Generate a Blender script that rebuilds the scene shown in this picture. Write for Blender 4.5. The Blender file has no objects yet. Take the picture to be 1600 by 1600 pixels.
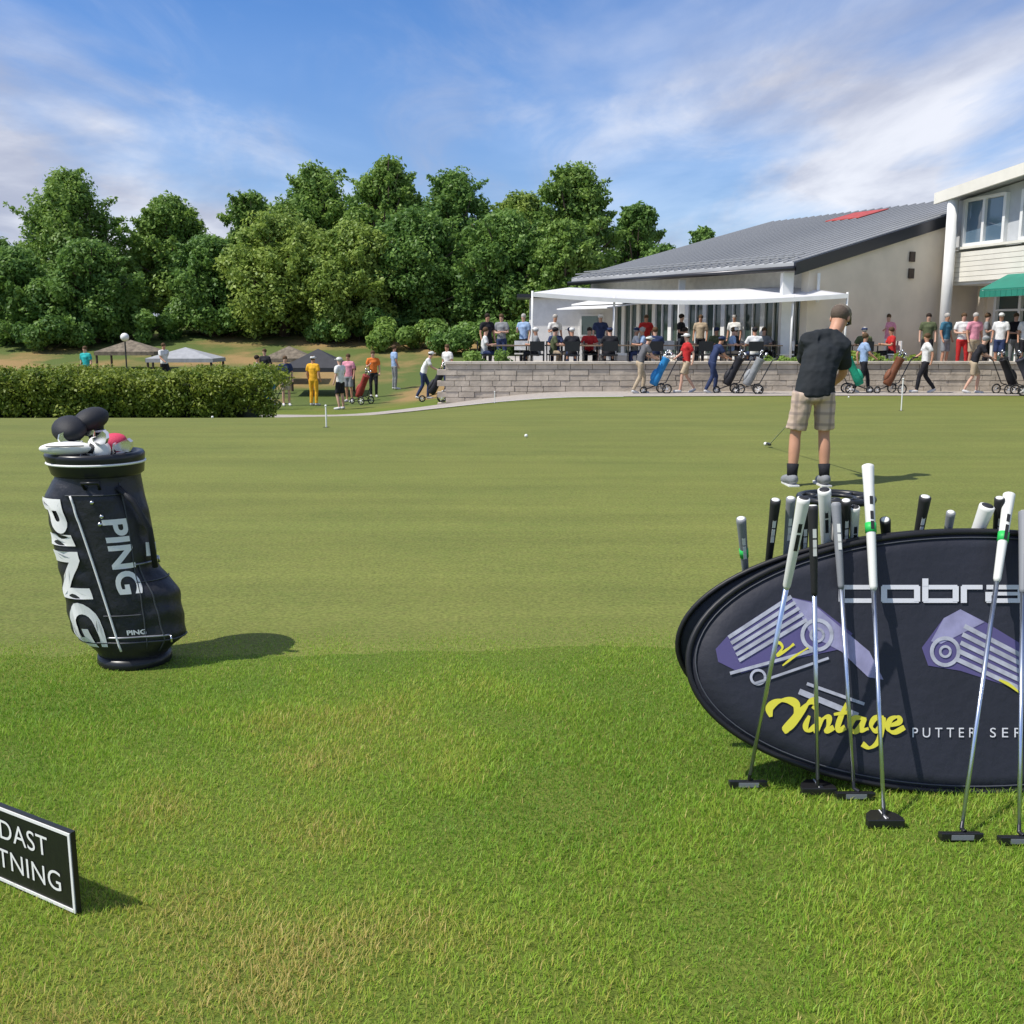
import bpy, bmesh, math, random
import numpy as np
from mathutils import Vector, Matrix, noise
S = bpy.context.scene
C = S.collection
R = math.radians
random.seed(7); np.random.seed(7)
# ------------------------------------------------------------------ camera
F, HOR, CH = 1600.0, 515.0, 1.35
PITCH = math.atan((800-HOR)/F)
cam = bpy.data.cameras.new('camera'); camo = bpy.data.objects.new('camera', cam); C.objects.link(camo)
cam.sensor_width = 36; cam.lens = 36.0*F/1600; cam.clip_end = 2000; cam.clip_start = .05
camo.location = (0, 0, CH); camo.rotation_euler = (math.pi/2-PITCH, 0, 0); S.camera = camo
# ------------------------------------------------------------------ sun and sky
SUNV = Vector((0.94, 0.33, -1.50)).normalized()          # travelling direction of the light
EL = math.asin(-SUNV.z); AZ = math.atan2(-SUNV.x, -SUNV.y)
sl = bpy.data.lights.new('sun', 'SUN'); sl.energy = 4.6; sl.angle = R(.5); sl.color = (1, .95, .87)
so = bpy.data.objects.new('sun', sl); C.objects.link(so); so.rotation_euler = SUNV.to_track_quat('-Z', 'Y').to_euler()
w = bpy.data.worlds.new("World"); S.world = w; w.use_nodes = True
nt = w.node_tree; N = nt.nodes; L = nt.links
def nd(t, **k):
    n = N.new(t)
    for a, b in k.items(): setattr(n, a, b)
    return n
sky = nd('ShaderNodeTexSky'); sky.sky_type = 'NISHITA'; sky.sun_disc = False
sky.sun_elevation = EL; sky.sun_rotation = AZ; sky.air_density = 1.1; sky.dust_density = .2; sky.ozone_density = 3.0
tc = nd('ShaderNodeTexCoord'); sep = nd('ShaderNodeSeparateXYZ'); L.new(tc.outputs['Generated'], sep.inputs[0])
def mth(op, a, b=None, c=None):
    n = nd('ShaderNodeMath', operation=op)
    for i, v in enumerate((a, b, c)):
        if v is None: continue
        if isinstance(v, (int, float)): n.inputs[i].default_value = v
        else: L.new(v, n.inputs[i])
    return n.outputs[0]
zc = mth('MAXIMUM', mth('ADD', sep.outputs[2], .10), .02)
px = mth('DIVIDE', mth('MULTIPLY', sep.outputs[0], -1.0), zc); py = mth('DIVIDE', sep.outputs[1], zc)
comb = nd('ShaderNodeCombineXYZ'); L.new(px, comb.inputs[0]); L.new(py, comb.inputs[1])
SKR, SKL = 62, (6.6, 15.1, 0)
def cl(scale, rot, sc, loc, lo, hi, det=7, rough=.55, dist=.4):
    m = nd('ShaderNodeMapping'); m.inputs['Rotation'].default_value = (0, 0, R(rot)); m.inputs['Scale'].default_value = sc
    m.inputs['Location'].default_value = loc
    n = nd('ShaderNodeTexNoise'); n.inputs['Scale'].default_value = scale; n.inputs['Detail'].default_value = det
    n.inputs['Roughness'].default_value = rough; n.inputs['Distortion'].default_value = dist
    L.new(comb.outputs[0], m.inputs[0]); L.new(m.outputs[0], n.inputs['Vector'])
    r = nd('ShaderNodeMapRange', interpolation_type='SMOOTHSTEP'); r.inputs['From Min'].default_value = lo; r.inputs['From Max'].default_value = hi
    L.new(n.outputs[0], r.inputs[0]); return r.outputs[0]
c1 = cl(.62, SKR, (1.0, .42, 1), SKL, .42, .62, 8, .5, .6)
c2 = cl(1.9, 30, (1.0, .40, 1), (7.3, 2.2, 0), .42, .78, 9, .6, .8)
hz = nd('ShaderNodeMapRange', interpolation_type='SMOOTHSTEP'); L.new(sep.outputs[2], hz.inputs[0])
hz.inputs['From Min'].default_value = .30; hz.inputs['From Max'].default_value = .02; hz.inputs['To Max'].default_value = .50
cm = mth('MINIMUM', mth('ADD', mth('ADD', mth('MULTIPLY', c1, .80), mth('MULTIPLY', c2, .35)), mth('MULTIPLY', hz.outputs[0], .8)), .93)
cm2 = cl(1.0, 15, (1, .6, 1), (1.3, 9.2, 0), .38, .64)
cloudc = nd('ShaderNodeMixRGB'); cloudc.inputs[1].default_value = (8.4, 8.6, 9.3, 1); cloudc.inputs[2].default_value = (4.4, 4.7, 5.9, 1)
L.new(cm2, cloudc.inputs[0])
tint = nd('ShaderNodeMixRGB', blend_type='MULTIPLY'); tint.inputs[0].default_value = 1; tint.inputs[2].default_value = (.58, .88, 1.30, 1)
L.new(sky.outputs[0], tint.inputs[1])
mx = nd('ShaderNodeMixRGB'); L.new(cm, mx.inputs[0]); L.new(tint.outputs[0], mx.inputs[1]); L.new(cloudc.outputs[0], mx.inputs[2])
bg = N['Background']; L.new(mx.outputs[0], bg.inputs[0]); bg.inputs[1].default_value = .10
vs = S.view_settings; vs.view_transform = 'Standard'; vs.look = 'None'; vs.exposure = .12; vs.gamma = 1
S.cycles.max_bounces = 6; S.cycles.transparent_max_bounces = 8

# ------------------------------------------------------------------ pixel helpers (photo pixels, 1600 wide) -> world points
FW = Vector((0, math.cos(PITCH), -math.sin(PITCH))); UP = Vector((0, math.sin(PITCH), math.cos(PITCH)))
def ray(x, y): return Vector((1, 0, 0))*((x-800)/F) + UP*((800-y)/F) + FW
O = Vector((0, 0, CH))
def G(x, y, z=0.0):
    d = ray(x, y); return O + d*((z-CH)/d.z)
def D(x, y, Y):
    d = ray(x, y); return O + d*(Y/d.y)
def sm(a, b, v):
    t = min(1, max(0, (v-a)/(b-a))); return t*t*(3-2*t)
def hgt(x, y):
    h = -.5*sm(9, 31, y)
    lf = sm(2, -6, x)
    h -= .8*sm(16, 34, y)*lf
    h += 3.0*sm(40, 68, y)*sm(10, -2, x)
    h += .5*sm(36, 46, y)*lf
    return h
def T(x, y):
    z = 0
    for _ in range(40):
        p = G(x, y, z); z = z*.4+.6*hgt(p.x, p.y)
    return Vector((p.x, p.y, hgt(p.x, p.y)))

# ------------------------------------------------------------------ materials
def mat(name, col, rough=.6, var=0, vscale=5, bump=0, bscale=40, metal=0, spec=.4, col2=None, coat=0):
    m = bpy.data.materials.new(name); m.use_nodes = True; t = m.node_tree; b = t.nodes['Principled BSDF']
    b.inputs['Base Color'].default_value = (*col, 1); b.inputs['Roughness'].default_value = rough
    b.inputs['Metallic'].default_value = metal; b.inputs['Specular IOR Level'].default_value = spec
    b.inputs['Coat Weight'].default_value = coat
    if var or col2:
        tcn = t.nodes.new('ShaderNodeTexCoord'); n = t.nodes.new('ShaderNodeTexNoise'); n.inputs['Scale'].default_value = vscale; n.inputs['Detail'].default_value = 6
        r = t.nodes.new('ShaderNodeMixRGB'); c2 = col2 or tuple(c*(1-var) for c in col)
        r.inputs[1].default_value = (*[min(1, c*(1+var*.5)) for c in col], 1); r.inputs[2].default_value = (*c2, 1)
        mr = t.nodes.new('ShaderNodeMapRange'); mr.inputs['From Min'].default_value = .35; mr.inputs['From Max'].default_value = .65
        t.links.new(tcn.outputs['Object'], n.inputs['Vector']); t.links.new(n.outputs[0], mr.inputs[0]); t.links.new(mr.outputs[0], r.inputs[0]); t.links.new(r.outputs[0], b.inputs['Base Color'])
    if bump:
        tcn = t.nodes.new('ShaderNodeTexCoord'); n = t.nodes.new('ShaderNodeTexNoise'); n.inputs['Scale'].default_value = bscale; n.inputs['Detail'].default_value = 5
        bp = t.nodes.new('ShaderNodeBump'); bp.inputs['Strength'].default_value = bump; bp.inputs['Distance'].default_value = .02
        t.links.new(tcn.outputs['Object'], n.inputs['Vector']); t.links.new(n.outputs[0], bp.inputs['Height']); t.links.new(bp.outputs[0], b.inputs['Normal'])
    return m
_pm = {}
def pm(col, rough=.75):
    k = (col, rough)
    if k not in _pm: _pm[k] = mat('cloth', col, rough, var=.18, vscale=9, bump=.25, bscale=60, spec=.2)
    return _pm[k]

def leafmat(name, a, b, trans=.25, rough=.5):
    m = bpy.data.materials.new(name); m.use_nodes = True; t = m.node_tree; p = t.nodes['Principled BSDF']
    at = t.nodes.new('ShaderNodeAttribute'); at.attribute_name = 'rnd'
    r = t.nodes.new('ShaderNodeMixRGB'); r.inputs[1].default_value = (*a, 1); r.inputs[2].default_value = (*b, 1)
    t.links.new(at.outputs['Fac'], r.inputs[0]); t.links.new(r.outputs[0], p.inputs['Base Color'])
    p.inputs['Roughness'].default_value = rough; p.inputs['Specular IOR Level'].default_value = .3
    tr = t.nodes.new('ShaderNodeBsdfTranslucent'); t.links.new(r.outputs[0], tr.inputs[0])
    mxs = t.nodes.new('ShaderNodeMixShader'); mxs.inputs[0].default_value = trans
    t.links.new(p.outputs[0], mxs.inputs[1]); t.links.new(tr.outputs[0], mxs.inputs[2]); t.links.new(mxs.outputs[0], t.nodes['Material Output'].inputs[0])
    return m

# ------------------------------------------------------------------ object helpers
def tag(o, label=None, cat=None, group=None, kind=None):
    if label: o['label'] = label
    if cat: o['category'] = cat
    if group: o['group'] = group
    if kind: o['kind'] = kind
    return o
def thing(name, label, cat, loc=(0, 0, 0), rz=0, group=None):
    o = bpy.data.objects.new(name, None); C.objects.link(o); o.location = loc; o.rotation_euler = (0, 0, rz); o.empty_display_size = .1
    return tag(o, label, cat, group)
def objm(name, me, m, parent=None, smooth=False):
    me.materials.clear(); me.materials.append(m)
    if smooth: me.polygons.foreach_set('use_smooth', [True]*len(me.polygons))
    o = bpy.data.objects.new(name, me); C.objects.link(o)
    if parent: o.parent = parent
    return o
class MB:
    def __init__(s): s.v = []; s.f = []
    def add(s, v, f):
        b = len(s.v); s.v += [tuple(p) for p in v]; s.f += [tuple(i+b for i in q) for q in f]; return s
    def box(s, c, d, M=None):
        cx, cy, cz = c; a, b, e = d[0]/2, d[1]/2, d[2]/2
        v = [Vector((cx+i*a, cy+j*b, cz+k*e)) for i in (-1, 1) for j in (-1, 1) for k in (-1, 1)]
        if M: v = [M @ p for p in v]
        return s.add(v, [(0, 1, 3, 2), (4, 6, 7, 5), (0, 4, 5, 1), (2, 3, 7, 6), (0, 2, 6, 4), (1, 5, 7, 3)])
    def tube(s, pts, r, n=8, cap=True):
        pts = [Vector(p) for p in pts]; rr = r if isinstance(r, (list, tuple)) else [r]*len(pts)
        vs_ = []; ref = None
        for i, p in enumerate(pts):
            t = (pts[min(i+1, len(pts)-1)]-pts[max(i-1, 0)]).normalized()
            if ref is None: ref = Vector((0, 0, 1)) if abs(t.z) < .9 else Vector((1, 0, 0))
            a = t.cross(ref).normalized(); b = t.cross(a).normalized(); ref = -b if False else a.cross(t).normalized()
            for k in range(n):
                q = 2*math.pi*k/n; vs_.append(p+(a*math.cos(q)+b*math.sin(q))*rr[i])
        f = []
        for i in range(len(pts)-1):
            for k in range(n):
                f.append((i*n+k, i*n+(k+1) % n, (i+1)*n+(k+1) % n, (i+1)*n+k))
        if cap: f.append(tuple(range(n-1, -1, -1))); f.append(tuple((len(pts)-1)*n+k for k in range(n)))
        return s.add(vs_, f)
    def lathe(s, prof, n=16, M=None):
        v = [Vector((r*math.cos(2*math.pi*k/n), r*math.sin(2*math.pi*k/n), z)) for r, z in prof for k in range(n)]
        if M: v = [M @ p for p in v]
        f = [(i*n+k, i*n+(k+1) % n, (i+1)*n+(k+1) % n, (i+1)*n+k) for i in range(len(prof)-1) for k in range(n)]
        f.append(tuple(range(n-1, -1, -1))); f.append(tuple((len(prof)-1)*n+k for k in range(n)))
        return s.add(v, f)
    def torus(s, c, Rr, r, axis='x', n=24, m=8):
        v = []; f = []
        for i in range(n):
            a = 2*math.pi*i/n
            for k in range(m):
                b = 2*math.pi*k/m; q = Rr+r*math.cos(b); h = r*math.sin(b)
                p = {'x': (h, q*math.cos(a), q*math.sin(a)), 'y': (q*math.cos(a), h, q*math.sin(a)), 'z': (q*math.cos(a), q*math.sin(a), h)}[axis]
                v.append((c[0]+p[0], c[1]+p[1], c[2]+p[2]))
        for i in range(n):
            for k in range(m): f.append((i*m+k, i*m+(k+1) % m, ((i+1) % n)*m+(k+1) % m, ((i+1) % n)*m+k))
        return s.add(v, f)
    def ball(s, c, r, n=12, m=8, M=None):
        if isinstance(r, (int, float)): r = (r, r, r)
        v = []; f = []
        for i in range(m+1):
            a = math.pi*i/m
            for k in range(n):
                b = 2*math.pi*k/n; p = Vector((r[0]*math.sin(a)*math.cos(b), r[1]*math.sin(a)*math.sin(b), r[2]*math.cos(a)))
                if M: p = M @ p
                v.append(Vector(c)+p)
        for i in range(m):
            for k in range(n): f.append((i*n+k, (i+1)*n+k, (i+1)*n+(k+1) % n, i*n+(k+1) % n))
        return s.add(v, f)
    def slab(s, poly, axisv):      # polygon (3D points) extruded by a vector
        n = len(poly); a = [Vector(p) for p in poly]; b = [p+Vector(axisv) for p in a]
        return s.add(a+b, [tuple(range(n)), tuple(range(2*n-1, n-1, -1))]+[(i, i+n, (i+1) % n+n, (i+1) % n) for i in range(n)])
    def me(s, name='m', fix=True):
        me = bpy.data.meshes.new(name); me.from_pydata(s.v, [], s.f)
        if fix:
            bm = bmesh.new(); bm.from_mesh(me); bmesh.ops.remove_doubles(bm, verts=bm.verts, dist=1e-5); bmesh.ops.recalc_face_normals(bm, faces=bm.faces); bm.to_mesh(me); bm.free()
        return me
    def build(s, name, m, parent=None, smooth=False):
        return objm(name, s.me(name), m, parent, smooth)
def bevel(o, wd=.01, seg=2):
    b = o.modifiers.new('bevel', 'BEVEL'); b.width = wd; b.segments = seg; b.limit_method = 'ANGLE'; return o
def autosmooth(o, ang=40):
    bm = bmesh.new(); bm.from_mesh(o.data)
    for f in bm.faces: f.smooth = True
    for e in bm.edges:
        if len(e.link_faces) == 2 and e.calc_face_angle(0) > R(ang): e.smooth = False
    bm.to_mesh(o.data); bm.free(); return o
def copy_tree(o, parent=None):
    c = o.copy(); C.objects.link(c); c.parent = parent
    for ch in list(o.children): copy_tree(ch, c)
    return c
def recolor(o, m):
    o.material_slots[0].link = 'OBJECT'; o.material_slots[0].material = m
def fastmesh(name, V, loops, starts, totals, rnd=None):
    me = bpy.data.meshes.new(name); me.vertices.add(len(V)); me.vertices.foreach_set('co', V.astype(np.float32).ravel())
    me.loops.add(len(loops)); me.loops.foreach_set('vertex_index', loops.astype(np.int32)); me.polygons.add(len(starts))
    me.polygons.foreach_set('loop_start', starts.astype(np.int32)); me.polygons.foreach_set('loop_total', totals.astype(np.int32))
    me.update(calc_edges=True)
    if rnd is not None:
        a = me.attributes.new('rnd', 'FLOAT', 'POINT'); a.data.foreach_set('value', rnd.astype(np.float32))
    return me
def leafcloud(name, cen, rad, n, size, seed=0, flat=.7, shell=.55, out=1.06):
    """leaf quads spread through a set of clumps; cen (k,3), rad (k,)"""
    rs = np.random.RandomState(seed); cen = np.array(cen, float); rad = np.array(rad, float)
    if rad.ndim == 1: rad = np.stack([rad, rad, rad*flat], 1)
    p = (rad.prod(1))**(2/3); p /= p.sum(); k = rs.choice(len(cen), n, p=p)
    d = rs.normal(size=(n, 3)); d /= np.linalg.norm(d, axis=1, keepdims=True)
    rr = shell+(out-shell)*rs.rand(n)**.6
    c = cen[k]+d*rad[k]*rr[:, None]
    nrm = d*.8+rs.normal(size=(n, 3))*.55+np.array([0, 0, .35]); nrm /= np.linalg.norm(nrm, axis=1, keepdims=True)
    a = np.cross(nrm, rs.normal(size=(n, 3))); a /= np.linalg.norm(a, axis=1, keepdims=True); b = np.cross(nrm, a)
    s = size*(.55+.9*rs.rand(n))[:, None]
    V = np.stack([c-a*s, c-b*s*.55, c+a*s, c+b*s*.55], 1).reshape(-1, 3)
    loops = np.arange(4*n); st = np.arange(0, 4*n, 4); tt = np.full(n, 4)
    kr = rs.rand(len(cen))
    rnd = np.repeat(np.clip(kr[k]*.6+rs.rand(n)*.4, 0, 1), 4)
    return fastmesh(name, V, loops, st, tt, rnd)
def leafblob(*a, **k): return leafcloud(*a, **k)
def text_me(txt, size=1, space=1, shear=0, bold=0):
    cu = bpy.data.curves.new('t', 'FONT'); cu.body = txt; cu.size = size; cu.space_character = space; cu.shear = shear; cu.offset = bold; cu.align_x = 'CENTER'; cu.align_y = 'CENTER'; cu.resolution_u = 5
    o = bpy.data.objects.new('t', cu); C.objects.link(o); bpy.context.view_layer.update()
    me = bpy.data.meshes.new_from_object(o); bpy.data.objects.remove(o); bpy.data.curves.remove(cu); return me
def mapme(me, fn, sub=0):
    bm = bmesh.new(); bm.from_mesh(me); bmesh.ops.triangulate(bm, faces=bm.faces)
    for _ in range(sub): bmesh.ops.subdivide_edges(bm, edges=bm.edges, cuts=1)
    for v in bm.verts: v.co = fn(v.co.x, v.co.y)
    bm.to_mesh(me); bm.free(); return me
def ribbon(pts, wd):                                    # flat thick polyline in 2D -> verts2d, faces
    v = []; f = []
    for i, p in enumerate(pts):
        a = Vector(pts[max(i-1, 0)]); b = Vector(pts[min(i+1, len(pts)-1)]); t = (b-a).normalized(); n = Vector((-t.y, t.x))
        w_ = wd[i] if isinstance(wd, (list, tuple)) else wd
        v += [Vector(p)+n*w_/2, Vector(p)-n*w_/2]
        if i: f.append((2*i-2, 2*i-1, 2*i+1, 2*i))
    return v, f
def spline(pts, n=8):                                    # Catmull-Rom
    P = [Vector(p) for p in pts]; P = [2*P[0]-P[1]]+P+[2*P[-1]-P[-2]]; out = []
    for i in range(1, len(P)-2):
        for k in range(n):
            t = k/n; a, b, c, d = P[i-1:i+3]
            out.append(.5*((2*b)+(c-a)*t+(2*a-5*b+4*c-d)*t*t+(3*b-a-3*c+d)*t**3))
    out.append(P[-2]); return out
M = {}
M['white'] = mat('white_paint', (.78, .78, .76), .5, var=.06, vscale=3)
M['offwhite'] = mat('render_wall', (.76, .67, .55), .8, var=.08, vscale=1.2, bump=.1)
M['board'] = mat('painted_board', (.76, .73, .64), .6, var=.06, vscale=2)
M['black'] = mat('black_plastic', (.015, .016, .018), .35)
M['blackm'] = mat('black_fabric', (.014, .015, .02), .62, bump=.2, bscale=300)
M['metal'] = mat('steel', (.62, .63, .65), .22, metal=1)
M['dmetal'] = mat('dark_metal', (.06, .06, .065), .35, metal=.8)
M['rubber'] = mat('rubber', (.02, .02, .02), .7)
M['glass'] = mat('window_glass', (.045, .075, .068), .05, spec=.9)
M['skin'] = mat('skin', (.52, .27, .17), .55, var=.1, vscale=8)
M['dark'] = mat('dark_wood', (.06, .04, .03), .6, var=.3, vscale=6)
M['bark'] = mat('bark', (.09, .065, .045), .9, var=.4, vscale=4, bump=.6, bscale=12)
# ------------------------------------------------------------------ ground
def gridmesh(name, xs, ys, off=0, hf=None):
    hf = hf or hgt
    V = np.array([(x, y, hf(x, y)+off) for y in ys for x in xs]); nx = len(xs); ny = len(ys)
    i, j = np.meshgrid(np.arange(nx-1), np.arange(ny-1)); a = (j*nx+i).ravel()
    loops = np.stack([a, a+1, a+nx+1, a+nx], 1).ravel(); n = len(a)
    me = fastmesh(name, V, loops, np.arange(0, 4*n, 4), np.full(n, 4)); me.polygons.foreach_set('use_smooth', [True]*n); return me
def turf(name, cols, fine, bump, stripe=0, hill=None, bd=.004):
    m = bpy.data.materials.new(name); m.use_nodes = True; t = m.node_tree; p = t.nodes['Principled BSDF']; n_ = t.nodes.new; l = t.links.new
    tcn = n_('ShaderNodeTexCoord')
    def noi(sc, det, lo, hi, mp=None, rough=.6):
        x = n_('ShaderNodeTexNoise'); x.inputs['Scale'].default_value = sc; x.inputs['Detail'].default_value = det; x.inputs['Roughness'].default_value = rough
        src = tcn.outputs['Object']
        if mp: q = n_('ShaderNodeMapping'); q.inputs['Scale'].default_value = mp; l(src, q.inputs[0]); src = q.outputs[0]
        l(src, x.inputs['Vector']); r = n_('ShaderNodeMapRange'); r.inputs['From Min'].default_value = lo; r.inputs['From Max'].default_value = hi; l(x.outputs[0], r.inputs[0]); return r.outputs[0], x.outputs[0]
    a, _ = noi(.55, 8, .36, .66, rough=.65); b, _ = noi(fine, 6, .3, .7, rough=.75); c, raw = noi(fine*5, 4, .3, .7)
    m1 = n_('ShaderNodeMixRGB'); m1.inputs[1].default_value = (*cols[0], 1); m1.inputs[2].default_value = (*cols[1], 1); l(a, m1.inputs[0])
    m2 = n_('ShaderNodeMixRGB'); m2.inputs[2].default_value = (*cols[2], 1); l(m1.outputs[0], m2.inputs[1])
    f = n_('ShaderNodeMath'); f.operation = 'MULTIPLY'; f.inputs[1].default_value = .6; l(b, f.inputs[0]); l(f.outputs[0], m2.inputs[0])
    m3 = n_('ShaderNodeMixRGB'); m3.blend_type = 'MULTIPLY'; m3.inputs[0].default_value = 1; l(m2.outputs[0], m3.inputs[1])
    v = n_('ShaderNodeMapRange'); v.inputs['To Min'].default_value = .66; v.inputs['To Max'].default_value = 1.25; l(c, v.inputs[0]); l(v.outputs[0], m3.inputs[2])
    out = m3.outputs[0]
    if stripe:
        s_, _ = noi(1.4, 5, .38, .62, (.16, 1.6, 1)); q = n_('ShaderNodeMapRange'); q.inputs['To Min'].default_value = 1-stripe; q.inputs['To Max'].default_value = 1+stripe; l(s_, q.inputs[0])
        m4 = n_('ShaderNodeMixRGB'); m4.blend_type = 'MULTIPLY'; m4.inputs[0].default_value = 1; l(out, m4.inputs[1]); l(q.outputs[0], m4.inputs[2]); out = m4.outputs[0]
    if hill:
        sp = n_('ShaderNodeSeparateXYZ'); l(tcn.outputs['Object'], sp.inputs[0]); r = n_('ShaderNodeMapRange'); r.inputs['From Min'].default_value = 33; r.inputs['From Max'].default_value = 37; l(sp.outputs[1], r.inputs[0])
        hn, _ = noi(.18, 5, .45, .6); hc = n_('ShaderNodeMixRGB'); hc.inputs[1].default_value = (*hill[0], 1); hc.inputs[2].default_value = (*hill[1], 1); l(hn, hc.inputs[0])
        m5 = n_('ShaderNodeMixRGB'); l(r.outputs[0], m5.inputs[0]); l(out, m5.inputs[1]); l(hc.outputs[0], m5.inputs[2]); out = m5.outputs[0]
    l(out, p.inputs['Base Color']); p.inputs['Roughness'].default_value = .8; p.inputs['Specular IOR Level'].default_value = .18
    bp = n_('ShaderNodeBump'); bp.inputs['Strength'].default_value = bump; bp.inputs['Distance'].default_value = bd; l(raw, bp.inputs['Height']); l(bp.outputs[0], p.inputs['Normal'])
    return m
def ax(a, b, n): return list(np.linspace(a, b, n))
xs = ax(-200, -22, 10)+ax(-20, 24, 90)+ax(28, 220, 10)
ys = ax(-30, 0, 6)+ax(1, 70, 100)+ax(74, 120, 10)+[160, 240, 400, 900]
g = objm('ground', gridmesh('ground', xs, ys), turf('rough_turf', [(.130, .190, .026), (.185, .205, .036), (.090, .140, .016)], 14, .8, hill=((.10, .135, .035), (.30, .20, .085)), bd=.02)); tag(g, kind='structure')
# the putting green: a mown sheet whose near edge curves past the bag and the banner
def green_edge(x): return 4.18+.10*math.sin(x*1.1+.4)-.03*x+.10*noise.noise((x*1.7, 0, 3))+.05*noise.noise((x*6, 4, 3))
gx = ax(-16, -4.1, 40)+ax(-4, 4, 160)+ax(4.2, 26, 50); rows = 70
V = []; 
for j in range(rows):
    t = (j/(rows-1))**1.6
    for x in gx:
        far = T(800, 612).y+1.2 if x > 2 else None
        # far edge: follows the hedge on the left and the path on the right
        fy = 19.7+7.9*sm(-10, 0, x)+1.2*sm(0, 10, x)
        y = green_edge(x)+(fy-green_edge(x))*t
        V.append((x, y, hgt(x, y)+.004*min(1, t*40)))
V = np.array(V); nx = len(gx); i, j = np.meshgrid(np.arange(nx-1), np.arange(rows-1)); a = (j*nx+i).ravel()
me = fastmesh('putting_green', V, np.stack([a, a+1, a+nx+1, a+nx], 1).ravel(), np.arange(0, 4*len(a), 4), np.full(len(a), 4)); me.polygons.foreach_set('use_smooth', [True]*len(a))
tag(objm('putting_green', me, turf('mown_turf', [(.165, .190, .040), (.125, .160, .032), (.180, .178, .050)], 11, .5, stripe=.08)), kind='structure')
# gravel path between green and stone wall
Mpath = mat('path_gravel', (.38, .34, .30), .9, var=.15, vscale=8, bump=.3, bscale=60)
def strip(name, a, b, off, m, n=40):
    V = []; f = []
    for k in range(n+1):
        for s_, q in enumerate((a, b)):
            t = k/n; i = min(int(t*(len(q)-1)), len(q)-2); u = t*(len(q)-1)-i; p = Vector(q[i]).lerp(Vector(q[i+1]), u)
            V.append((p[0], p[1], hgt(p[0], p[1])+off))
        if k: f.append((2*k-2, 2*k-1, 2*k+1, 2*k))
    me = bpy.data.meshes.new(name); me.from_pydata(V, [], f); return tag(objm(name, me, m), kind='structure')
WL = [(-2.0, 30.9), (3.5, 31.0), (9, 31.2), (24, 30.8)]           # line of the stone wall foot
strip('path', [(-9, 25.0), (-2, 27.6), (3, 28.4), (9, 28.9), (26, 28.9)], [(-8, 32), (-1.6, 31.1), (3.4, 31.4), (9, 31.5), (26, 31)], .016, Mpath)
strip('kerb', [(-7.5, 24.2), (-2, 26.6), (3, 27.6)], [(-7.5, 24.34), (-2, 26.74), (3, 27.74)], .05, M['white'])

# longer grass in front: real blades
def blades(n, x0, x1, y0, y1, ln, seed, dens=None, wd=.0010):
    rs = np.random.RandomState(seed); y = y0+(y1-y0)*rs.rand(n); hw = 1
    x = x0+(x1-x0)*rs.rand(n)
    keep = np.abs(x) < (.56*y+.45); x = x[keep]; y = y[keep]; n = len(x)
    pn = np.array([noise.noise((float(a)*3.1, float(b)*3.1, 2)) for a, b in zip(x[:], y[:])])
    gxs = np.linspace(-4, 4, 400); edge = np.interp(x, gxs, [green_edge(float(q)) for q in gxs])+rs.normal(size=n)*.06
    fade = np.clip((edge+.75-y)/1.35, 0, 1)
    keep = (rs.rand(n) < .10+.90*fade**.8) & (y < edge+.75); x, y, pn, fade, edge = x[keep], y[keep], pn[keep], fade[keep], edge[keep]; n = len(x)
    h = ln*(.45+.75*rs.rand(n))*(.8+.45*pn)*(.20+.80*fade)
    th = rs.rand(n)*2*np.pi; lean = (.35+.8*rs.rand(n))*h; lx = np.cos(th)*lean; ly = np.sin(th)*lean
    ph = th+np.pi/2+rs.normal(size=n)*.5; w_ = wd*(.7+.7*rs.rand(n)); wx = np.cos(ph)*w_; wy = np.sin(ph)*w_
    B = np.stack([x, y, np.full(n, -.003)], 1); Wd = np.stack([wx, wy, np.zeros(n)], 1)
    mid = B+np.stack([lx*.35, ly*.35, h*.62], 1); tip = B+np.stack([lx, ly, h], 1)
    V = np.stack([B-Wd, B+Wd, mid+Wd*.8, mid-Wd*.8, tip], 1).reshape(-1, 3)
    b = np.arange(n)*5; loops = np.stack([b, b+1, b+2, b+3, b+3, b+2, b+4], 1).ravel()
    st = np.stack([np.arange(n)*7, np.arange(n)*7+4], 1).ravel(); tt = np.tile([4, 3], n)
    big = np.array([noise.noise((-float(a)*.9+5, float(b)*.9, 7)) for a, b in zip(x, y)])
    dry = np.clip((2.9-y)/1.2, 0, 1)*np.clip((.6-x)/1.6, 0, 1)*.35
    r = np.clip(.34+.40*pn+.55*big+dry+rs.normal(size=n)*.20, 0, 1); r = np.where(rs.rand(n) < .02, 1, r)
    return fastmesh('grass', V, loops, st, tt, np.repeat(r, 5))
gm = leafmat('grass_blade', (.150, .290, .020), (.500, .480, .085), .40, .5)
rr_ = gm.node_tree.nodes.new('ShaderNodeValToRGB'); e_ = rr_.color_ramp.elements; e_[0].color = (.150, .310, .022, 1); e_[1].color = (.62, .50, .17, 1); q_ = e_.new(.55); q_.color = (.340, .520, .050, 1); q_ = e_.new(.8); q_.color = (.46, .46, .08, 1)
gm.node_tree.links.new([n for n in gm.node_tree.nodes if n.type == 'ATTRIBUTE'][0].outputs['Fac'], rr_.inputs[0])
for n in gm.node_tree.nodes:
    if n.type == 'BSDF_PRINCIPLED': gm.node_tree.links.new(rr_.outputs[0], n.inputs['Base Color'])
    if n.type == 'BSDF_TRANSLUCENT': gm.node_tree.links.new(rr_.outputs[0], n.inputs[0])
tag(objm('grass', blades(820000, -3.6, 3.6, 1.35, 5.2, .023, 3), gm), 'longer green grass with yellowed patches in the foreground', 'grass', kind='stuff')

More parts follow.
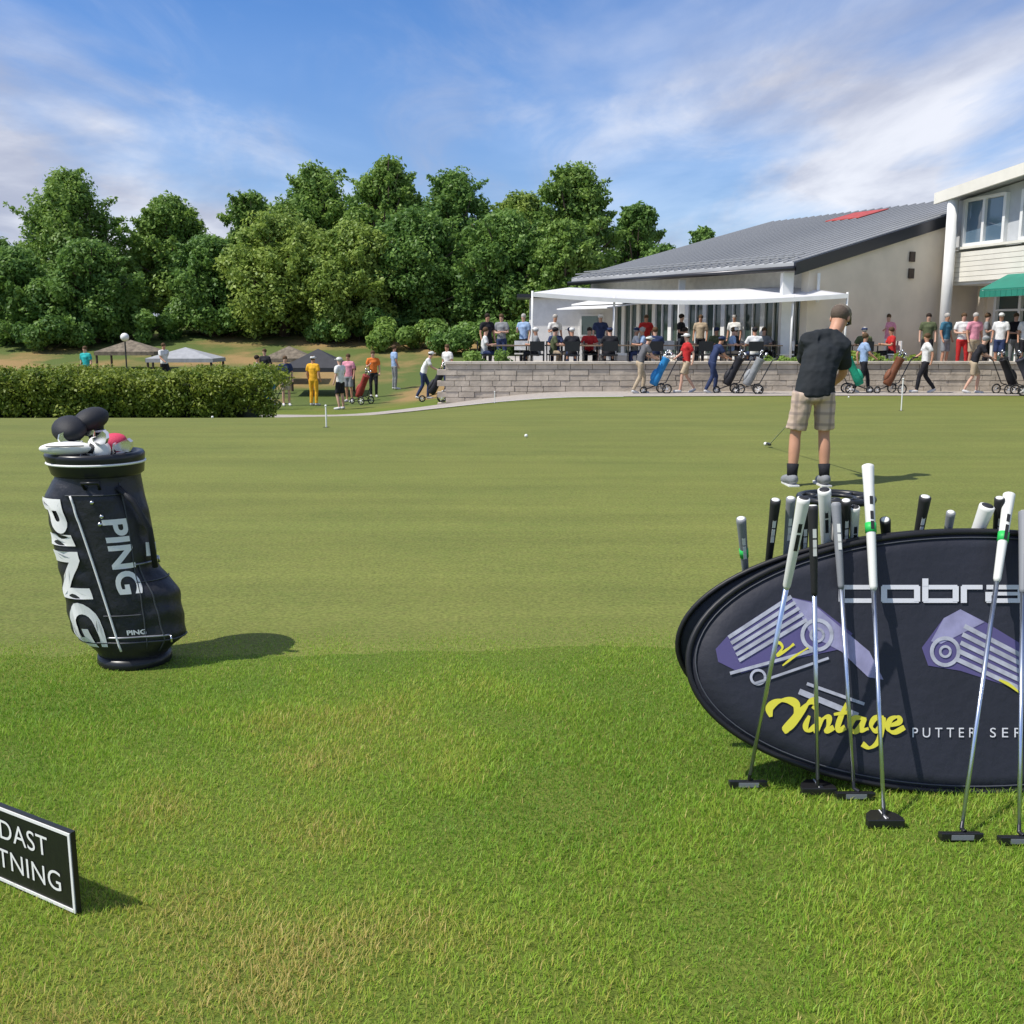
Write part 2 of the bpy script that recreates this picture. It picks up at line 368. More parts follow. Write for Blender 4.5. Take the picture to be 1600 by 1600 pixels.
# ------------------------------------------------------------------ stone wall and terrace
TZ = .12
wt = thing('stone_wall', 'low pale stone block wall with a flat capping along the terrace', 'wall', (0, 0, 0))
Mst = mat('pale_stone', (.54, .47, .38), .9, var=.22, vscale=3, bump=.5, bscale=14)
b = MB(); bc = MB(); rs = random.Random(3)
for (ax_, ay), (bx_, by) in zip(WL[:-1], WL[1:]):
    d = Vector((bx_-ax_, by-ay, 0)); ln = d.length; d.normalize(); nr = Vector((-d.y, d.x, 0)); rot = Matrix((( d.x, -d.y, 0), (d.y, d.x, 0), (0, 0, 1))).to_4x4()
    z0 = -1.15; rowh = .165; nrow = 9
    for r_ in range(nrow):
        u = -.25 if r_ % 2 else 0
        while u < ln:
            bw = rs.uniform(.38, .7); c = Vector((ax_, ay, 0))+d*(min(u+bw/2, ln))
            j = rs.uniform(-.012, .012)
            b.box((0, 0, 0), (bw-.014, .34, rowh-.012), Matrix.Translation(c+nr*(.17+j)+Vector((0, 0, z0+rowh*(r_+.5)))) @ rot); u += bw
    u = 0
    while u < ln:
        bw = .8; c = Vector((ax_, ay, 0))+d*min(u+bw/2, ln-.3)
        bc.box((0, 0, 0), (bw-.01, .44, .07), Matrix.Translation(c+nr*.17+Vector((0, 0, z0+rowh*nrow+.037))) @ rot); u += bw
b.build('wall', Mst, wt); bc.build('capping', mat('capstone', (.60, .54, .45), .85, var=.15, vscale=4, bump=.3), wt)
me = MB().slab([(-1.9, 31.2, TZ), (3.4, 31.3, TZ), (9, 31.5, TZ), (26, 31.1, TZ), (26, 60, TZ), (-1.9, 60, TZ)], (0, 0, -1.6)).me()
tag(objm('terrace', me, mat('paving', (.40, .37, .33), .85, var=.15, vscale=2, bump=.2)), kind='structure')

# ------------------------------------------------------------------ clubhouse
E1 = G(893, 442, 3.25); E2 = G(1240, 418, 3.25)
u = (E1-E2); LEN = u.length; u.normalize(); nrm = Vector((u.y, -u.x, 0));
if nrm.y > 0: nrm = -nrm                                       # outward, towards the green
up = Vector((0, 0, 1)); inn = -nrm
club = thing('clubhouse', 'long low clubhouse with a grey ribbed metal roof and a glazed terrace front', 'clubhouse', (E2.x, E2.y, TZ))
def cl_(v): return Vector(v)-Vector((E2.x, E2.y, TZ))
def K(a, o, z): return cl_(Vector((E2.x, E2.y, 0))+u*a+nrm*o+up*z)   # a: along from the near corner, o: outwards, z: height
RD, RH = 11.2, 2.85
Mroof = mat('roof_metal', (.40, .41, .42), .65, var=.12, vscale=.6, spec=.4)
roof = MB().slab([K(0, 0, 3.25), K(LEN, 0, 3.25), K(LEN, -RD, 3.25+RH), K(0, -RD, 3.25+RH)], (0, 0, .16)).build('roof', Mroof, club)
rb = MB(); nr_ = 30
for k in range(nr_+1):
    a = .03+(LEN-.06)*k/nr_
    rb.tube([K(a, .0, 3.425), K(a, -RD, 3.425+RH)], .035, 4)
for k, fz in enumerate((.012, .05)):                                # snow guard rails along the eave
    rb.tube([K(.1, -RD*fz, 3.56+RH*fz), K(LEN-.1, -RD*fz, 3.56+RH*fz)], .025, 5)
rb.build('standing_seam', mat('roof_seam', (.24, .25, .26), .5), roof)
MB().tube([K(-.1, .08, 3.22), K(LEN+.1, .08, 3.22)], .08, 10).build('gutter', M['dmetal'], roof, True)
MB().slab([K(-.05, 0, 3.02), K(-.05, -RD, 3.02+RH), K(-.05, -RD, 3.40+RH), K(-.05, 0, 3.40)], -u*.06).build('verge_board', M['dmetal'], roof)
MB().slab([K(.02, -.7, TZ), K(.02, -RD, TZ), K(.02, -RD, 3.2+RH-.06), K(.02, -.7, 3.2+.12)], u*.3).build('gable_wall', M['offwhite'], club)
MB().slab([K(LEN-.3, -.9, TZ), K(LEN-.3, -RD, TZ), K(LEN-.3, -RD, 3.1+RH), K(LEN-.3, -.9, 3.2)], u*.2).build('end_wall', M['offwhite'], club)
MB().box((0, 0, 0), (.01, .01, .01)).me()
# front wall band over the glazing and soffit
MB().slab([K(.33, -.9, 2.42), K(LEN-.31, -.9, 2.42), K(LEN-.31, -.9, 3.24), K(.33, -.9, 3.24)], nrm*-.25).build('lintel_band', mat('fascia_cream', (.62, .60, .55), .7, var=.1), club)
MB().slab([K(.33, -1.15, TZ), K(LEN-.31, -1.15, TZ), K(LEN-.31, -1.15, .32), K(.33, -1.15, .32)], nrm*.12).build('plinth', M['offwhite'], club)
nb = 12; pw = (LEN-.64)/nb
for k in range(nb):
    a0 = .33+pw*k; a1 = a0+pw
    wn = MB()
    for aa in (a0+.05, a1-.05): wn.box((0, 0, 0), (.1, .1, 2.1), Matrix.Translation(K(aa, -1.03, 1.37)) @ Matrix(((u.x, nrm.x, 0), (u.y, nrm.y, 0), (0, 0, 1))).to_4x4())
    for zz in (.37, 2.37): wn.box((0, 0, 0), (pw-.2, .1, .1), Matrix.Translation(K((a0+a1)/2, -1.03, zz)) @ Matrix(((u.x, nrm.x, 0), (u.y, nrm.y, 0), (0, 0, 1))).to_4x4())
    wn.box((0, 0, 0), (.05, .07, 1.9), Matrix.Translation(K((a0+a1)/2, -1.03, 1.37)) @ Matrix(((u.x, nrm.x, 0), (u.y, nrm.y, 0), (0, 0, 1))).to_4x4())
    f = wn.build('window', M['white'], club)
    MB().slab([K(a0+.1, -1.06, .42), K(a1-.1, -1.06, .42), K(a1-.1, -1.06, 2.32), K(a0+.1, -1.06, 2.32)], nrm*-.02).build('pane', M['glass'], f)
for aa, wd in ((.55, .34), (LEN*.46, .22)):
    MB().box((0, 0, 0), (wd, wd, 3.0), Matrix.Translation(K(aa, -.3, 1.62))).build('column', M['white'], club)
for aa, ln in ((LEN-4.6, 3.4),):
    for oo, zz in ((0.2, 2.3), (.9, 2.12)):
        MB().slab([K(aa, -.85, zz+.3), K(aa+ln, -.85, zz+.3), K(aa+ln, oo+.6, zz), K(aa, oo+.6, zz)], (0, 0, .05)).build('blind', M['white'], club)
for k in (0, 1):                                                     # vents in the gable wall
    p = K(-.0, -(2.9), 2.62+.62*k)
    MB().slab([K(.0, -5.35, 3.05+.55*k), K(.0, -5.6, 3.05+.55*k), K(.0, -5.6, 3.38+.55*k), K(.0, -5.35, 3.38+.55*k)], -u*.05).build('vent', M['dark'], club)
MB().tube([K(-.12, -1.0, 2.2), K(-.12, -1.0, 3.1)], .05).build('downpipe', M['white'], club)
red = MB().slab([K(LEN*.42, -RD*.78, 3.445+RH*.78), K(LEN*.56, -RD*.78, 3.445+RH*.78), K(LEN*.56, -RD*.93, 3.445+RH*.93), K(LEN*.42, -RD*.93, 3.445+RH*.93)], (0, 0, .03)); red.build('roof_patch', mat('red_metal', (.45, .07, .05), .5, var=.2), roof)
# small annex at the far left end
an = thing('annex', 'small pale rendered annex with a flat dark roof behind the white sail', 'building', D(850, 520, 44).xyz*1)
an.location.z = TZ
MB().box((1.4, 0, 1.25), (4.0, 3.0, 2.5)).build('wall', mat('grey_render', (.74, .73, .70), .8, var=.08), an)
MB().box((1.2, 0, 2.58), (4.7, 3.5, .14)).build('roof', M['dmetal'], an)
f = MB().box((1.9, -1.52, 1.4), (1.0, .08, .9)).build('window', M['white'], an); MB().box((1.9, -1.57, 1.4), (.84, .03, .74)).build('pane', M['glass'], f)

# ------------------------------------------------------------------ white sail over the terrace
sail = thing('shade_sail', 'long white fabric sail stretched over the terrace on slim posts', 'awning', (0, 0, 0))
A = [D(832, 458, 33), D(905, 449, 38), D(1110, 452, 37), D(1330, 455, 31)]
def sailp(s_, t_):
    f0 = D(832, 457, 33).lerp(D(1325, 459, 32.2), s_); f1 = D(890, 449, 38).lerp(D(1236, 447, 34), s_)
    p = f0.lerp(f1, t_); p.z -= .22*math.sin(math.pi*s_)*(1-.5*t_)+.12*math.sin(math.pi*t_)*math.sin(math.pi*s_); return p
nS, nT = 40, 8; V = [sailp(i/nS, j/nT) for j in range(nT+1) for i in range(nS+1)]
f = [(j*(nS+1)+i, j*(nS+1)+i+1, (j+1)*(nS+1)+i+1, (j+1)*(nS+1)+i) for j in range(nT) for i in range(nS)]
Msail = mat('sail_cloth', (.82, .82, .84), .7)
t_ = Msail.node_tree; tr = t_.nodes.new('ShaderNodeBsdfTranslucent'); tr.inputs[0].default_value = (.9, .9, .88, 1); ms = t_.nodes.new('ShaderNodeMixShader'); ms.inputs[0].default_value = .35
t_.links.new(t_.nodes['Principled BSDF'].outputs[0], ms.inputs[1]); t_.links.new(tr.outputs[0], ms.inputs[2]); t_.links.new(ms.outputs[0], t_.nodes['Material Output'].inputs[0])
me = bpy.data.meshes.new('m'); me.from_pydata(V, [], f); sc_ = objm('canopy', me, Msail, sail, True); so_ = sc_.modifiers.new('s', 'SOLIDIFY'); so_.thickness = .03
fr = MB()
for i in range(nS):
    a, b_ = sailp(i/nS, 0), sailp((i+1)/nS, 0); fr.slab([a, b_, b_-Vector((0, 0, .13)), a-Vector((0, 0, .13))], (0, -.03, 0))
fr.build('valance', M['white'], sail)
for px_, py_, yy in ((832, 457, 33), (960, 466, 32.9), (1240, 464, 32.4), (1325, 459, 32.2)):
    p = D(px_, py_, yy); MB().tube([(p.x, p.y+.05, TZ), (p.x, p.y+.05, p.z+.05)], .035, 10).build('post', M['white'], sail, True)

# ------------------------------------------------------------------ two-storey wing at the right
wing = thing('clubhouse_wing', 'cream two-storey wing with a boarded balcony and upstairs windows at the right edge', 'building', (0, 0, 0))
XW = 11.45
def W(y, z, x=XW): return Vector((x, y, z))
Y0, Y1 = 28.6, 9.0
def RZ(y): return 4.85+(28.6-y)*.09
MB().slab([W(Y0, TZ, XW+1.6), W(Y0, 2.5, XW+1.6), W(Y1, 2.5, XW+1.6), W(Y1, TZ, XW+1.6)], (.3, 0, 0)).build('wall', M['offwhite'], wing)
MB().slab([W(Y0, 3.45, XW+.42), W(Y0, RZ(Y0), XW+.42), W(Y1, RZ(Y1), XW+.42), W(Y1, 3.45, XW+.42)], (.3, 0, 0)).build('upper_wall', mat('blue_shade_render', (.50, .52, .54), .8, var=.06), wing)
bd = MB()
for k in range(6):
    bd.box((XW+.3, (Y0+Y1)/2, 2.62+.14*k), (.05 if k % 2 else .06, Y0-Y1, .128))
bd.box((XW+.3, (Y0+Y1)/2, 3.50), (.14, Y0-Y1, .07)); bd.build('balcony_board', M['board'], wing)
MB().box((XW+.95, (Y0+Y1)/2, 2.52), (1.2, Y0-Y1-.02, .1)).build('balcony_floor', M['white'], wing)
MB().slab([W(Y0, 2.55, XW+.3), W(Y0, 3.42, XW+.3), W(Y0, 3.42, XW+1.58), W(Y0, 2.55, XW+1.58)], (0, .06, 0)).build('balcony_end', M['board'], wing)
for yy in (28.2, 24.6, 20.6): 
    MB().lathe([(.15, TZ), (.15, RZ(yy)-.02)], 14, Matrix.Translation((XW+.0, yy, 0))).build('column', M['white'], wing, True)
for k in range(7):
    yc = 27.3-2.3*k; f = MB()
    for s_ in (-.82, 0, .82): f.box((XW+.36, yc+s_, 4.2), (.12, .1, 1.3))
    for s_ in (3.58, 4.82): f.box((XW+.36, yc, s_), (.118, 1.6, .09))
    f = f.build('window', M['white'], wing)
    MB().box((XW+.40, yc, 4.2), (.03, 1.66, 1.2)).build('pane', mat('sky_glass', (.10, .16, .22), .05, spec=1) if k == 0 else bpy.data.materials['sky_glass'], f)
for k in range(6):
    yc = 27.0-2.6*k; f = MB()
    for s_ in (-1.0, 0, 1.0): f.box((XW+1.5, yc+s_, 1.28), (.12, .1, 2.24))
    f.box((XW+1.5, yc, 2.38), (.118, 1.9, .1)); f.box((XW+1.5, yc, 1.75), (.116, 1.9, .06))
    f = f.build('glazed_door', M['white'], wing); MB().box((XW+1.56, yc, 1.24), (.03, 1.98, 2.16)).build('pane', M['glass'], f)
Mgr = mat('green_canvas', (.02, .20, .14), .7, var=.12, vscale=2)
MB().slab([W(26.0, 2.62, XW+.2), W(9.4, 2.62, XW+.2), W(9.4, 2.22, XW-.6), W(26.0, 2.22, XW-.6)], (0, 0, .04)).build('canopy_awning', Mgr, wing)
v_ = MB()
for k in range(82): v_.box((XW-.6, 25.9-.2*k, 2.13), (.025, .19, .17))
v_.build('valance', Mgr, wing)
for k in range(3):
    y_ = 25.9-k*4; MB().tube([(XW-.6, y_, 2.2), (XW+.2, y_, 2.58)], .03, 6).build('awning_arm', M['white'], wing)
MB().slab([W(Y0+.2, RZ(Y0)+.02, XW-.1), W(Y1, RZ(Y1)+.02, XW-.1), W(Y1, RZ(Y1)+.02, XW+9), W(Y0+.2, RZ(Y0)+.02, XW+9)], (0, 0, .2)).build('roof', Mroof, wing)
MB().slab([W(Y0+.2, RZ(Y0)-.06, XW-.2), W(Y1, RZ(Y1)-.06, XW-.2), W(Y1, RZ(Y1)+.25, XW-.2), W(Y0+.2, RZ(Y0)+.25, XW-.2)], (.08, 0, 0)).build('fascia', M['board'], wing)
MB().box((XW+3.5, Y0+.1, 2.7), (4.0, .3, 4.8)).build('end_wall', M['offwhite'], wing)

th_ = R(13.3); wing.scale = (1.2, 1.2, 1.17); wing.rotation_euler = (0, 0, th_)
q = Matrix.Rotation(th_, 3, 'Z') @ Vector((XW*1.2, Y0*1.2, 0)); wing.location = (14.65-q.x, 36.0-q.y, -.05)
# ------------------------------------------------------------------ trees
Mleaf = [leafmat('foliage_dark', (.065, .155, .034), (.250, .400, .085), .38), leafmat('foliage_mid', (.085, .185, .036), (.320, .460, .095), .38), leafmat('foliage_light', (.130, .230, .040), (.400, .500, .105), .38)]
def tree(px_, top, wpx, d, label, k=0, n=11000, seed=0, base=None):
    rs = np.random.RandomState(seed+11); x = (px_-800)/F*d; z0 = hgt(x, d); H = D(px_, top, d).z-z0; W_ = wpx/F*d/2
    t = thing('tree', label, 'tree', (x, d, z0), rs.rand()*6, 'trees behind the green and terrace')
    cen = []; rad = []
    l1, l2, l3 = rs.rand(3)*6.28
    lobes = lambda a, z: .84+.17*math.sin(2*a+l1+z*5)+.13*math.sin(3*a+l2-z*9)+.10*math.sin(z*17+l3)
    for _ in range(300):
        zz = .10+.88*rs.rand()**.85
        prof = (1 if zz < .45 else max(.18, 1-((zz-.45)/.62)**1.7))*(.75+.25*min(1, zz/.25))
        ang = rs.rand()*6.28; q = prof*W_*(.15+.85*rs.rand()**.45)*(lobes(ang, zz))
        cen.append((q*math.cos(ang), q*math.sin(ang), zz*H*.97)); rad.append(W_*(.07+.15*rs.rand()**1.5)*(1.2-.45*zz))
    for _ in range(26):                                  # ragged sprays that stand out of the crown
        a_ = rs.rand()*6.28; zz = .35+.62*rs.rand()**.7; q0 = W_*((1 if zz < .45 else max(.12, 1-((zz-.45)/.62)**1.7)))*.92; ln_ = W_*(.10+.22*rs.rand())
        for j_ in range(4): cen.append(((q0+ln_*j_/3)*math.cos(a_), (q0+ln_*j_/3)*math.sin(a_), min(H*.99, zz*H*.97+ln_*.5*j_/3))); rad.append(W_*(.085-.016*j_))
    for _ in range(4): cen.append((rs.normal()*W_*.12, rs.normal()*W_*.12, H*(.80+.04*_))); rad.append(W_*(.30-.03*_))
    cen = np.array(cen); rad = np.array(rad); cen[:, 2] = np.minimum(cen[:, 2], H-rad*.6)
    objm('crown', leafcloud('crown', cen, rad, n, .0011*d+.042, seed, 1.0, .0, out=1.5), Mleaf[k], t)
    tb = MB(); tb.tube([(0, 0, -.2), (.05, 0, H*.2), (-.06, .05, H*.5), (0, 0, H*.86)], [W_*.075+.08, W_*.06+.05, W_*.035+.03, .03], 9)
    for c in cen[::5]: tb.tube([(0, 0, max(.3, c[2]*.55)), (c[0]*.5, c[1]*.5, c[2]*.8), tuple(c)], [.10, .06, .02], 6)
    tb.build('trunk', M['bark'], t, True); return t
TR = [(-30, 352, 150, 58, 'dark tree cut by the left edge of the photo', 0), (12, 372, 90, 66, 'low dark tree beside the left edge of the photo', 0),
      (132, 268, 170, 62, 'tall pointed tree standing left of the lower rounded one', 1), (282, 306, 140, 64, 'lower rounded tree in the gap between the two tall clumps', 1),
      (232, 392, 100, 74, 'small tree filling the gap right of the tall pointed one', 0),
      (405, 300, 120, 66, 'narrow leafy tree at the left shoulder of the middle clump', 1), (505, 254, 150, 64, 'tall tree left of the highest tree', 1),
      (608, 243, 140, 62, 'highest tree of the whole row with a ragged top', 1), (714, 262, 140, 64, 'tall tree right of the highest tree', 0),
      (815, 300, 130, 66, 'rounded tree between the highest clump and the broad right crown', 2), (892, 256, 150, 62, 'broad tall tree left of the clubhouse roof', 1),
      (990, 312, 110, 66, 'medium tree rising just behind the low end of the clubhouse roof', 0), (1092, 352, 84, 72, 'small tree top showing over the clubhouse roof', 0),
      (450, 338, 190, 56, 'yellow-green lower tree in front of the middle clump', 2), (660, 332, 190, 57, 'wide bushy tree in front of the highest trees', 0),
      (560, 348, 150, 55, 'lighter green bushy tree in front of the tall trees at the centre', 2), (790, 335, 170, 56, 'full dark tree in front of the gap beside the terrace', 0), (40, 392, 150, 54, 'low spreading dark tree above the left hedge', 0),
      (340, 372, 130, 56, 'dense low tree above the small peaked roof', 0), (880, 345, 120, 54, 'leafy tree touching the far end of the clubhouse roof', 1), (160, 380, 150, 54, 'bushy dark tree under the tall pointed one', 0), (1030, 385, 120, 60, 'dark tree half hidden by the low end of the clubhouse roof', 0)]
for i, q in enumerate(TR): tree(*q[:5], k=q[5], seed=i*7, n=46000)
# undergrowth as separate bushes
def bush(px_, py_, d, wd, h, label, k=0, n=2500, size=.12, seed=0, name='bush', cat='bush', z0=None):
    p = D(px_, py_, d); x, y = p.x, p.y; z = hgt(x, y) if z0 is None else z0
    rs = np.random.RandomState(seed+500); t = thing(name, label, cat, (x, y, z), 0, None)
    cen = [((rs.rand()-.5)*wd*.8, (rs.rand()-.5)*wd*.4, h*(.2+.55*rs.rand())) for _ in range(14)]; rad = [h*(.22+.16*rs.rand()) for _ in range(14)]
    objm('foliage', leafcloud('f', cen, rad, n, size, seed, .9, .4), Mleaf[k], t)
    s_ = MB()
    for c in cen[::3]: s_.tube([(c[0]*.2, c[1]*.2, 0), c], [.03, .012], 5)
    s_.build('stem', M['bark'], t); return t
for i, (px_, py_, d, wd, h, lb, k) in enumerate([(70, 540, 52, 6, 2.6, 'dark rounded bush on the bank under the left trees', 0), (190, 535, 54, 6, 2.2, 'dark bush left of the small grey canopy', 0), (345, 530, 56, 7, 2.4, 'dark shrub on the slope right of the peaked canopy', 0), (560, 528, 54, 7, 2.3, 'wide dark bush on the slope under the highest trees', 0), (650, 530, 52, 5, 2.2, 'green bush on the slope left of the terrace', 1), (735, 535, 50, 4, 2.4, 'dark bush next to the left end of the terrace', 0), (450, 522, 58, 6, 2.0, 'low bush above the dark pavilion', 1), (800, 530, 50, 4, 2.6, 'dark bush between the terrace and the annex', 0)]):
    bush(px_, py_, d, wd, h*.72, lb, k, 5000, .10, i*3)
# hedge on the left
hd = thing('hedge', 'clipped bright green hedge along the left edge of the putting green', 'hedge', (0, 0, 0))
cen = []; rad = []; rs = np.random.RandomState(5)
for k in range(900):
    s_ = rs.rand(); a = Vector((-16.5, 19.9, 0)).lerp(Vector((-5.3, 22.6, 0)), s_); z0 = hgt(a.x, a.y); top = .36-.10*s_+.05*math.sin(a.x*1.7)+.04*math.sin(a.x*5)
    if rs.rand() < .5: y = a.y+.1*rs.rand(); z = z0+.1+(top-z0-.15)*rs.rand()
    else: y = a.y+2.6*rs.rand(); z = top-.05+.10*rs.rand()
    cen.append((a.x, y, z)); rad.append(.12+.13*rs.rand())
objm('foliage', leafcloud('h', cen, rad, 120000, .038, 4, 1, .3), leafmat('hedge_leaf', (.070, .135, .014), (.300, .350, .045), .3), hd)
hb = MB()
hb.slab([(-16.5, 20.15, -1.2), (-5.95, 22.75, -1.2), (-6.1, 24.7, -1.2), (-16.6, 22.3, -1.2)], (0, 0, 1.36));  # near-black block inside the hedge, stands in for the shade behind the leaves
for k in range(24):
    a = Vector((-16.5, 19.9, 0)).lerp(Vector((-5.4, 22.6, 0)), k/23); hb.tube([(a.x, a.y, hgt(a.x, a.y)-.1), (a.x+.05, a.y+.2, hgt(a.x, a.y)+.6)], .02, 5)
hb.build('shade_core_and_branches', mat('hedge_shade', (.02, .028, .012), 1), hd)
# ------------------------------------------------------------------ tour bag
bagp = T(206, 1032)
bag = thing('golf_bag', 'big black tour golf bag with white lettering standing upright at the left of the green', 'golf bag', bagp)
BH = .86
def lobe(th, c, wd): 
    d = (th-c+math.pi) % (2*math.pi)-math.pi; return math.exp(-(abs(d)/wd)**2.8)
def bagS(th, t, off=0):
    """th: angle, -90 deg faces the camera; t: 0 bottom .. 1 top"""
    z = BH*t; cx = -.115*t**1.1+.015; cy = .02*t
    r = .150+.010*t+.012*sm(.88, 1, t)-.02*sm(.12, 0, t)
    a = .060*lobe(th, R(-158), .85)*sm(.06, .20, t)*(1-sm(.80, .93, t))*(1.0+.25*(1-t))
    b_ = .085*lobe(th, R(-12), .62)*sm(.04, .16, t)*(1-sm(.34, .50, t))+.022*lobe(th, R(-20), .5)*sm(.45, .55, t)*(1-sm(.72, .85, t))
    c_ = .014*lobe(th, R(-72), .40)*sm(.05, .12, t)*(1-sm(.80, .88, t))
    rr = r+a+b_+c_+off+.0025*math.sin(t*60+2*math.sin(th*3))*(a+b_ > .02)
    return Vector((cx+rr*math.cos(th), cy+rr*.92*math.sin(th), z))
nt_, nh = 96, 90
V = [bagS(2*math.pi*i/nt_, j/nh) for j in range(nh+1) for i in range(nt_)]
f = [(j*nt_+i, j*nt_+(i+1) % nt_, (j+1)*nt_+(i+1) % nt_, (j+1)*nt_+i) for j in range(nh) for i in range(nt_)]+[tuple(range(nt_-1, -1, -1))]
me = bpy.data.meshes.new('m'); me.from_pydata(V, [], f)
Mbag = mat('bag_vinyl', (.012, .013, .018), .42, bump=.35, bscale=16, spec=.45, col2=(.020, .021, .026), vscale=12)
body = objm('body', me, Mbag, bag, True)
Mw = mat('white_print', (.82, .82, .80), .45); Mgrey = mat('grey_trim', (.055, .06, .068), .5)
def ring(t, r, m, nm, off=.004): 
    q = [bagS(2*math.pi*i/48, t, off) for i in range(49)]; return MB().tube(q, r, 6, False).build(nm, m, bag, True)
# cuff at the top: a raised collar with a lip
cv = []; cf = []
prof = [(.905, .003), (.915, .014), (.985, .018), (1.0, .020), (1.012, .014), (1.012, .0), (.995, -.014)]
for j, (t, o) in enumerate(prof):
    for i in range(64):
        p = bagS(2*math.pi*i/64, min(t, 1), o); p.z = BH*t; cv.append(p)
    if j: cf += [((j-1)*64+i, (j-1)*64+(i+1) % 64, j*64+(i+1) % 64, j*64+i) for i in range(64)]
me = bpy.data.meshes.new('m'); me.from_pydata(cv, [], cf); objm('cuff', me, mat('cuff_vinyl', (.018, .019, .024), .3), bag, True)
ring(.965, .005, Mw, 'cuff_trim', .018); ring(.14, .004, Mgrey, 'base_seam', .003)
MB().lathe([(.110, -.012), (.140, -.008), (.148, .012), (.145, .04)], 40, Matrix.Translation((.015, 0, 0)) @ Matrix.Diagonal((1, .95, 1, 1))).build('base', M['black'], bag, True)
def seam(th0, th1, t0, t1, m, r=.0045, off=.004, n=30): return MB().tube([bagS(R(th0+(th1-th0)*k/n), t0+(t1-t0)*k/n, off) for k in range(n+1)], r, 6).build('piping', m, bag, True)
seam(-110, -86, .83, .10, Mw); seam(-44, -52, .88, .10, Mgrey, .003); seam(-196, -188, .78, .12, Mgrey, .003); seam(-40, -34, .50, .08, Mgrey, .0035)
def arc(ta, tha, thb, m, r=.003): return MB().tube([bagS(R(tha+(thb-tha)*k/20), ta, .004) for k in range(21)], r, 5).build('zip', m, bag, True)
arc(.27, -100, -52, Mgrey); arc(.42, -50, 10, Mgrey); arc(.83, -116, -46, Mgrey)
Mz = mat('zip_metal', (.30, .31, .33), .35, metal=.8)
for ta, a0_, a1_ in ((.50, -46, 24), (.165, -100, -30)): 
    z_ = MB(); z_.tube([bagS(R(a0_+(a1_-a0_)*k/24), ta, .003) for k in range(25)], .0045, 6); z_ = z_.build('zip', Mz, bag, True)
    p_ = bagS(R(a1_), ta, .010); MB().tube([p_, p_+Vector((.003, -.004, -.028))], [.003, .005], 6).build('zip_pull', M['metal'], z_, True)
tagp = bagS(R(-30), .60, .014); MB().slab([tagp+Vector(v) for v in ((0, 0, 0), (.035, .012, 0), (.035, .012, -.055), (0, 0, -.055))], (.002, -.003, 0)).build('bag_tag', Mw, bag)
def lettering(txt, th_c, t_c, ht, ln, rot, slope=0, off=.006, bold=.035):
    """ht: letter height in metres round the bag; ln: text length along its run"""
    me = text_me(txt, 1, 1.0, 0, bold); xs_ = [v.co.x for v in me.vertices]; ys_ = [v.co.y for v in me.vertices]
    wx = max(xs_)-min(xs_); wy = max(ys_)-min(ys_); mx_ = (max(xs_)+min(xs_))/2; my_ = (max(ys_)+min(ys_))/2
    def fn(x, y):
        a = (x-mx_)/wx*ln; b_ = (y-my_)/wy*ht
        if rot: t = t_c-a/BH; th = R(th_c)+(b_)/.185+slope*a
        else: t = t_c+b_/BH; th = R(th_c)+a/.185
        return bagS(th, t, off)
    mapme(me, fn, 2); return objm('lettering', me, Mw, bag)
lettering('PING', -129, .465, .118, .60, True, .62, .006, .035)
lettering('PING', -61, .545, .10, .30, True, .12, .006, .03)
lettering('PING', -62, .19, .020, .075, False)
MB().tube([bagS(R(-48), .86, .01), bagS(R(-40), .80, .05), bagS(R(-30), .66, .055), bagS(R(-24), .48, .035)], .012, 8).build('shoulder_strap', M['blackm'], bag, True)
MB().tube([bagS(R(-90), .86, .006), bagS(R(-90), .89, .035), bagS(R(-72), .89, .035), bagS(R(-72), .86, .006)], .007, 8).build('handle', M['black'], bag, True)
for th, t in ((-84, .80), (-80, .70), (-76, .735)): MB().ball(bagS(R(th), t, .006), .009, 10, 6).build('rivet', M['metal'], bag, True)
tp = bagS(0, 1); topc = Vector((-.10, .02, BH))
MB().lathe([(.150, BH-.03), (.150, BH-.028)], 32, Matrix.Translation((-.10, .018, 0)) @ Matrix.Diagonal((1, .92, 1, 1))).build('lining', mat('bag_inside', (.01, .01, .012), .9), bag)
# clubs resting in the bag: top level, group of things
def headcover(dx, dy, h, yaw, m1, m2, label, sc=1.0, lean=(0, 0)):
    t = thing('headcover', label, 'headcover', bagp+Vector((topc.x+dx, topc.y+dy, BH-.02)), yaw); t.rotation_euler = (lean[0], lean[1], yaw)
    b = MB(); b.lathe([(.020, 0), (.024, h*.45), (.034, h*.7)], 14); b.build('sock', m2, t, True)
    q = MB(); q.ball((0, -.020, h+.02), (.048*sc, .066*sc, .036*sc), 20, 14, Matrix.Rotation(.25, 3, 'X')); q.tube([(0, 0, h*.6), (0, 0, h), (0, -.02, h+.03)], [.028, .034, .030], 14); o = q.build('cover', m1, t, True)
    MB().torus((0, 0, h*.78), .035, .005, 'z', 18, 6).build('cuff_band', Mw, t, True)
    return t
Mpink = mat('pink_knit', (.62, .05, .11), .7, bump=.2, bscale=200)
headcover(-.065, -.02, .105, .5, M['blackm'], M['blackm'], 'black driver cover, leftmost of the covers in the tour bag', 1.35, (0, -.18))
headcover(-.005, .05, .135, -.3, M['blackm'], M['blackm'], 'black headcover standing highest in the tour bag', 1.25, (0, -.05))
headcover(.085, .01, .050, -1.2, Mpink, M['blackm'], 'pink and black headcover at the right rim of the tour bag', .95, (0, .35))
headcover(.02, -.055, .045, .9, mat('white_leather', (.78, .77, .72), .4), M['blackm'], 'white leather headcover at the front rim of the tour bag', .85, (.35, 0))
Mblade = mat('chrome', (.75, .76, .78), .18, metal=1)
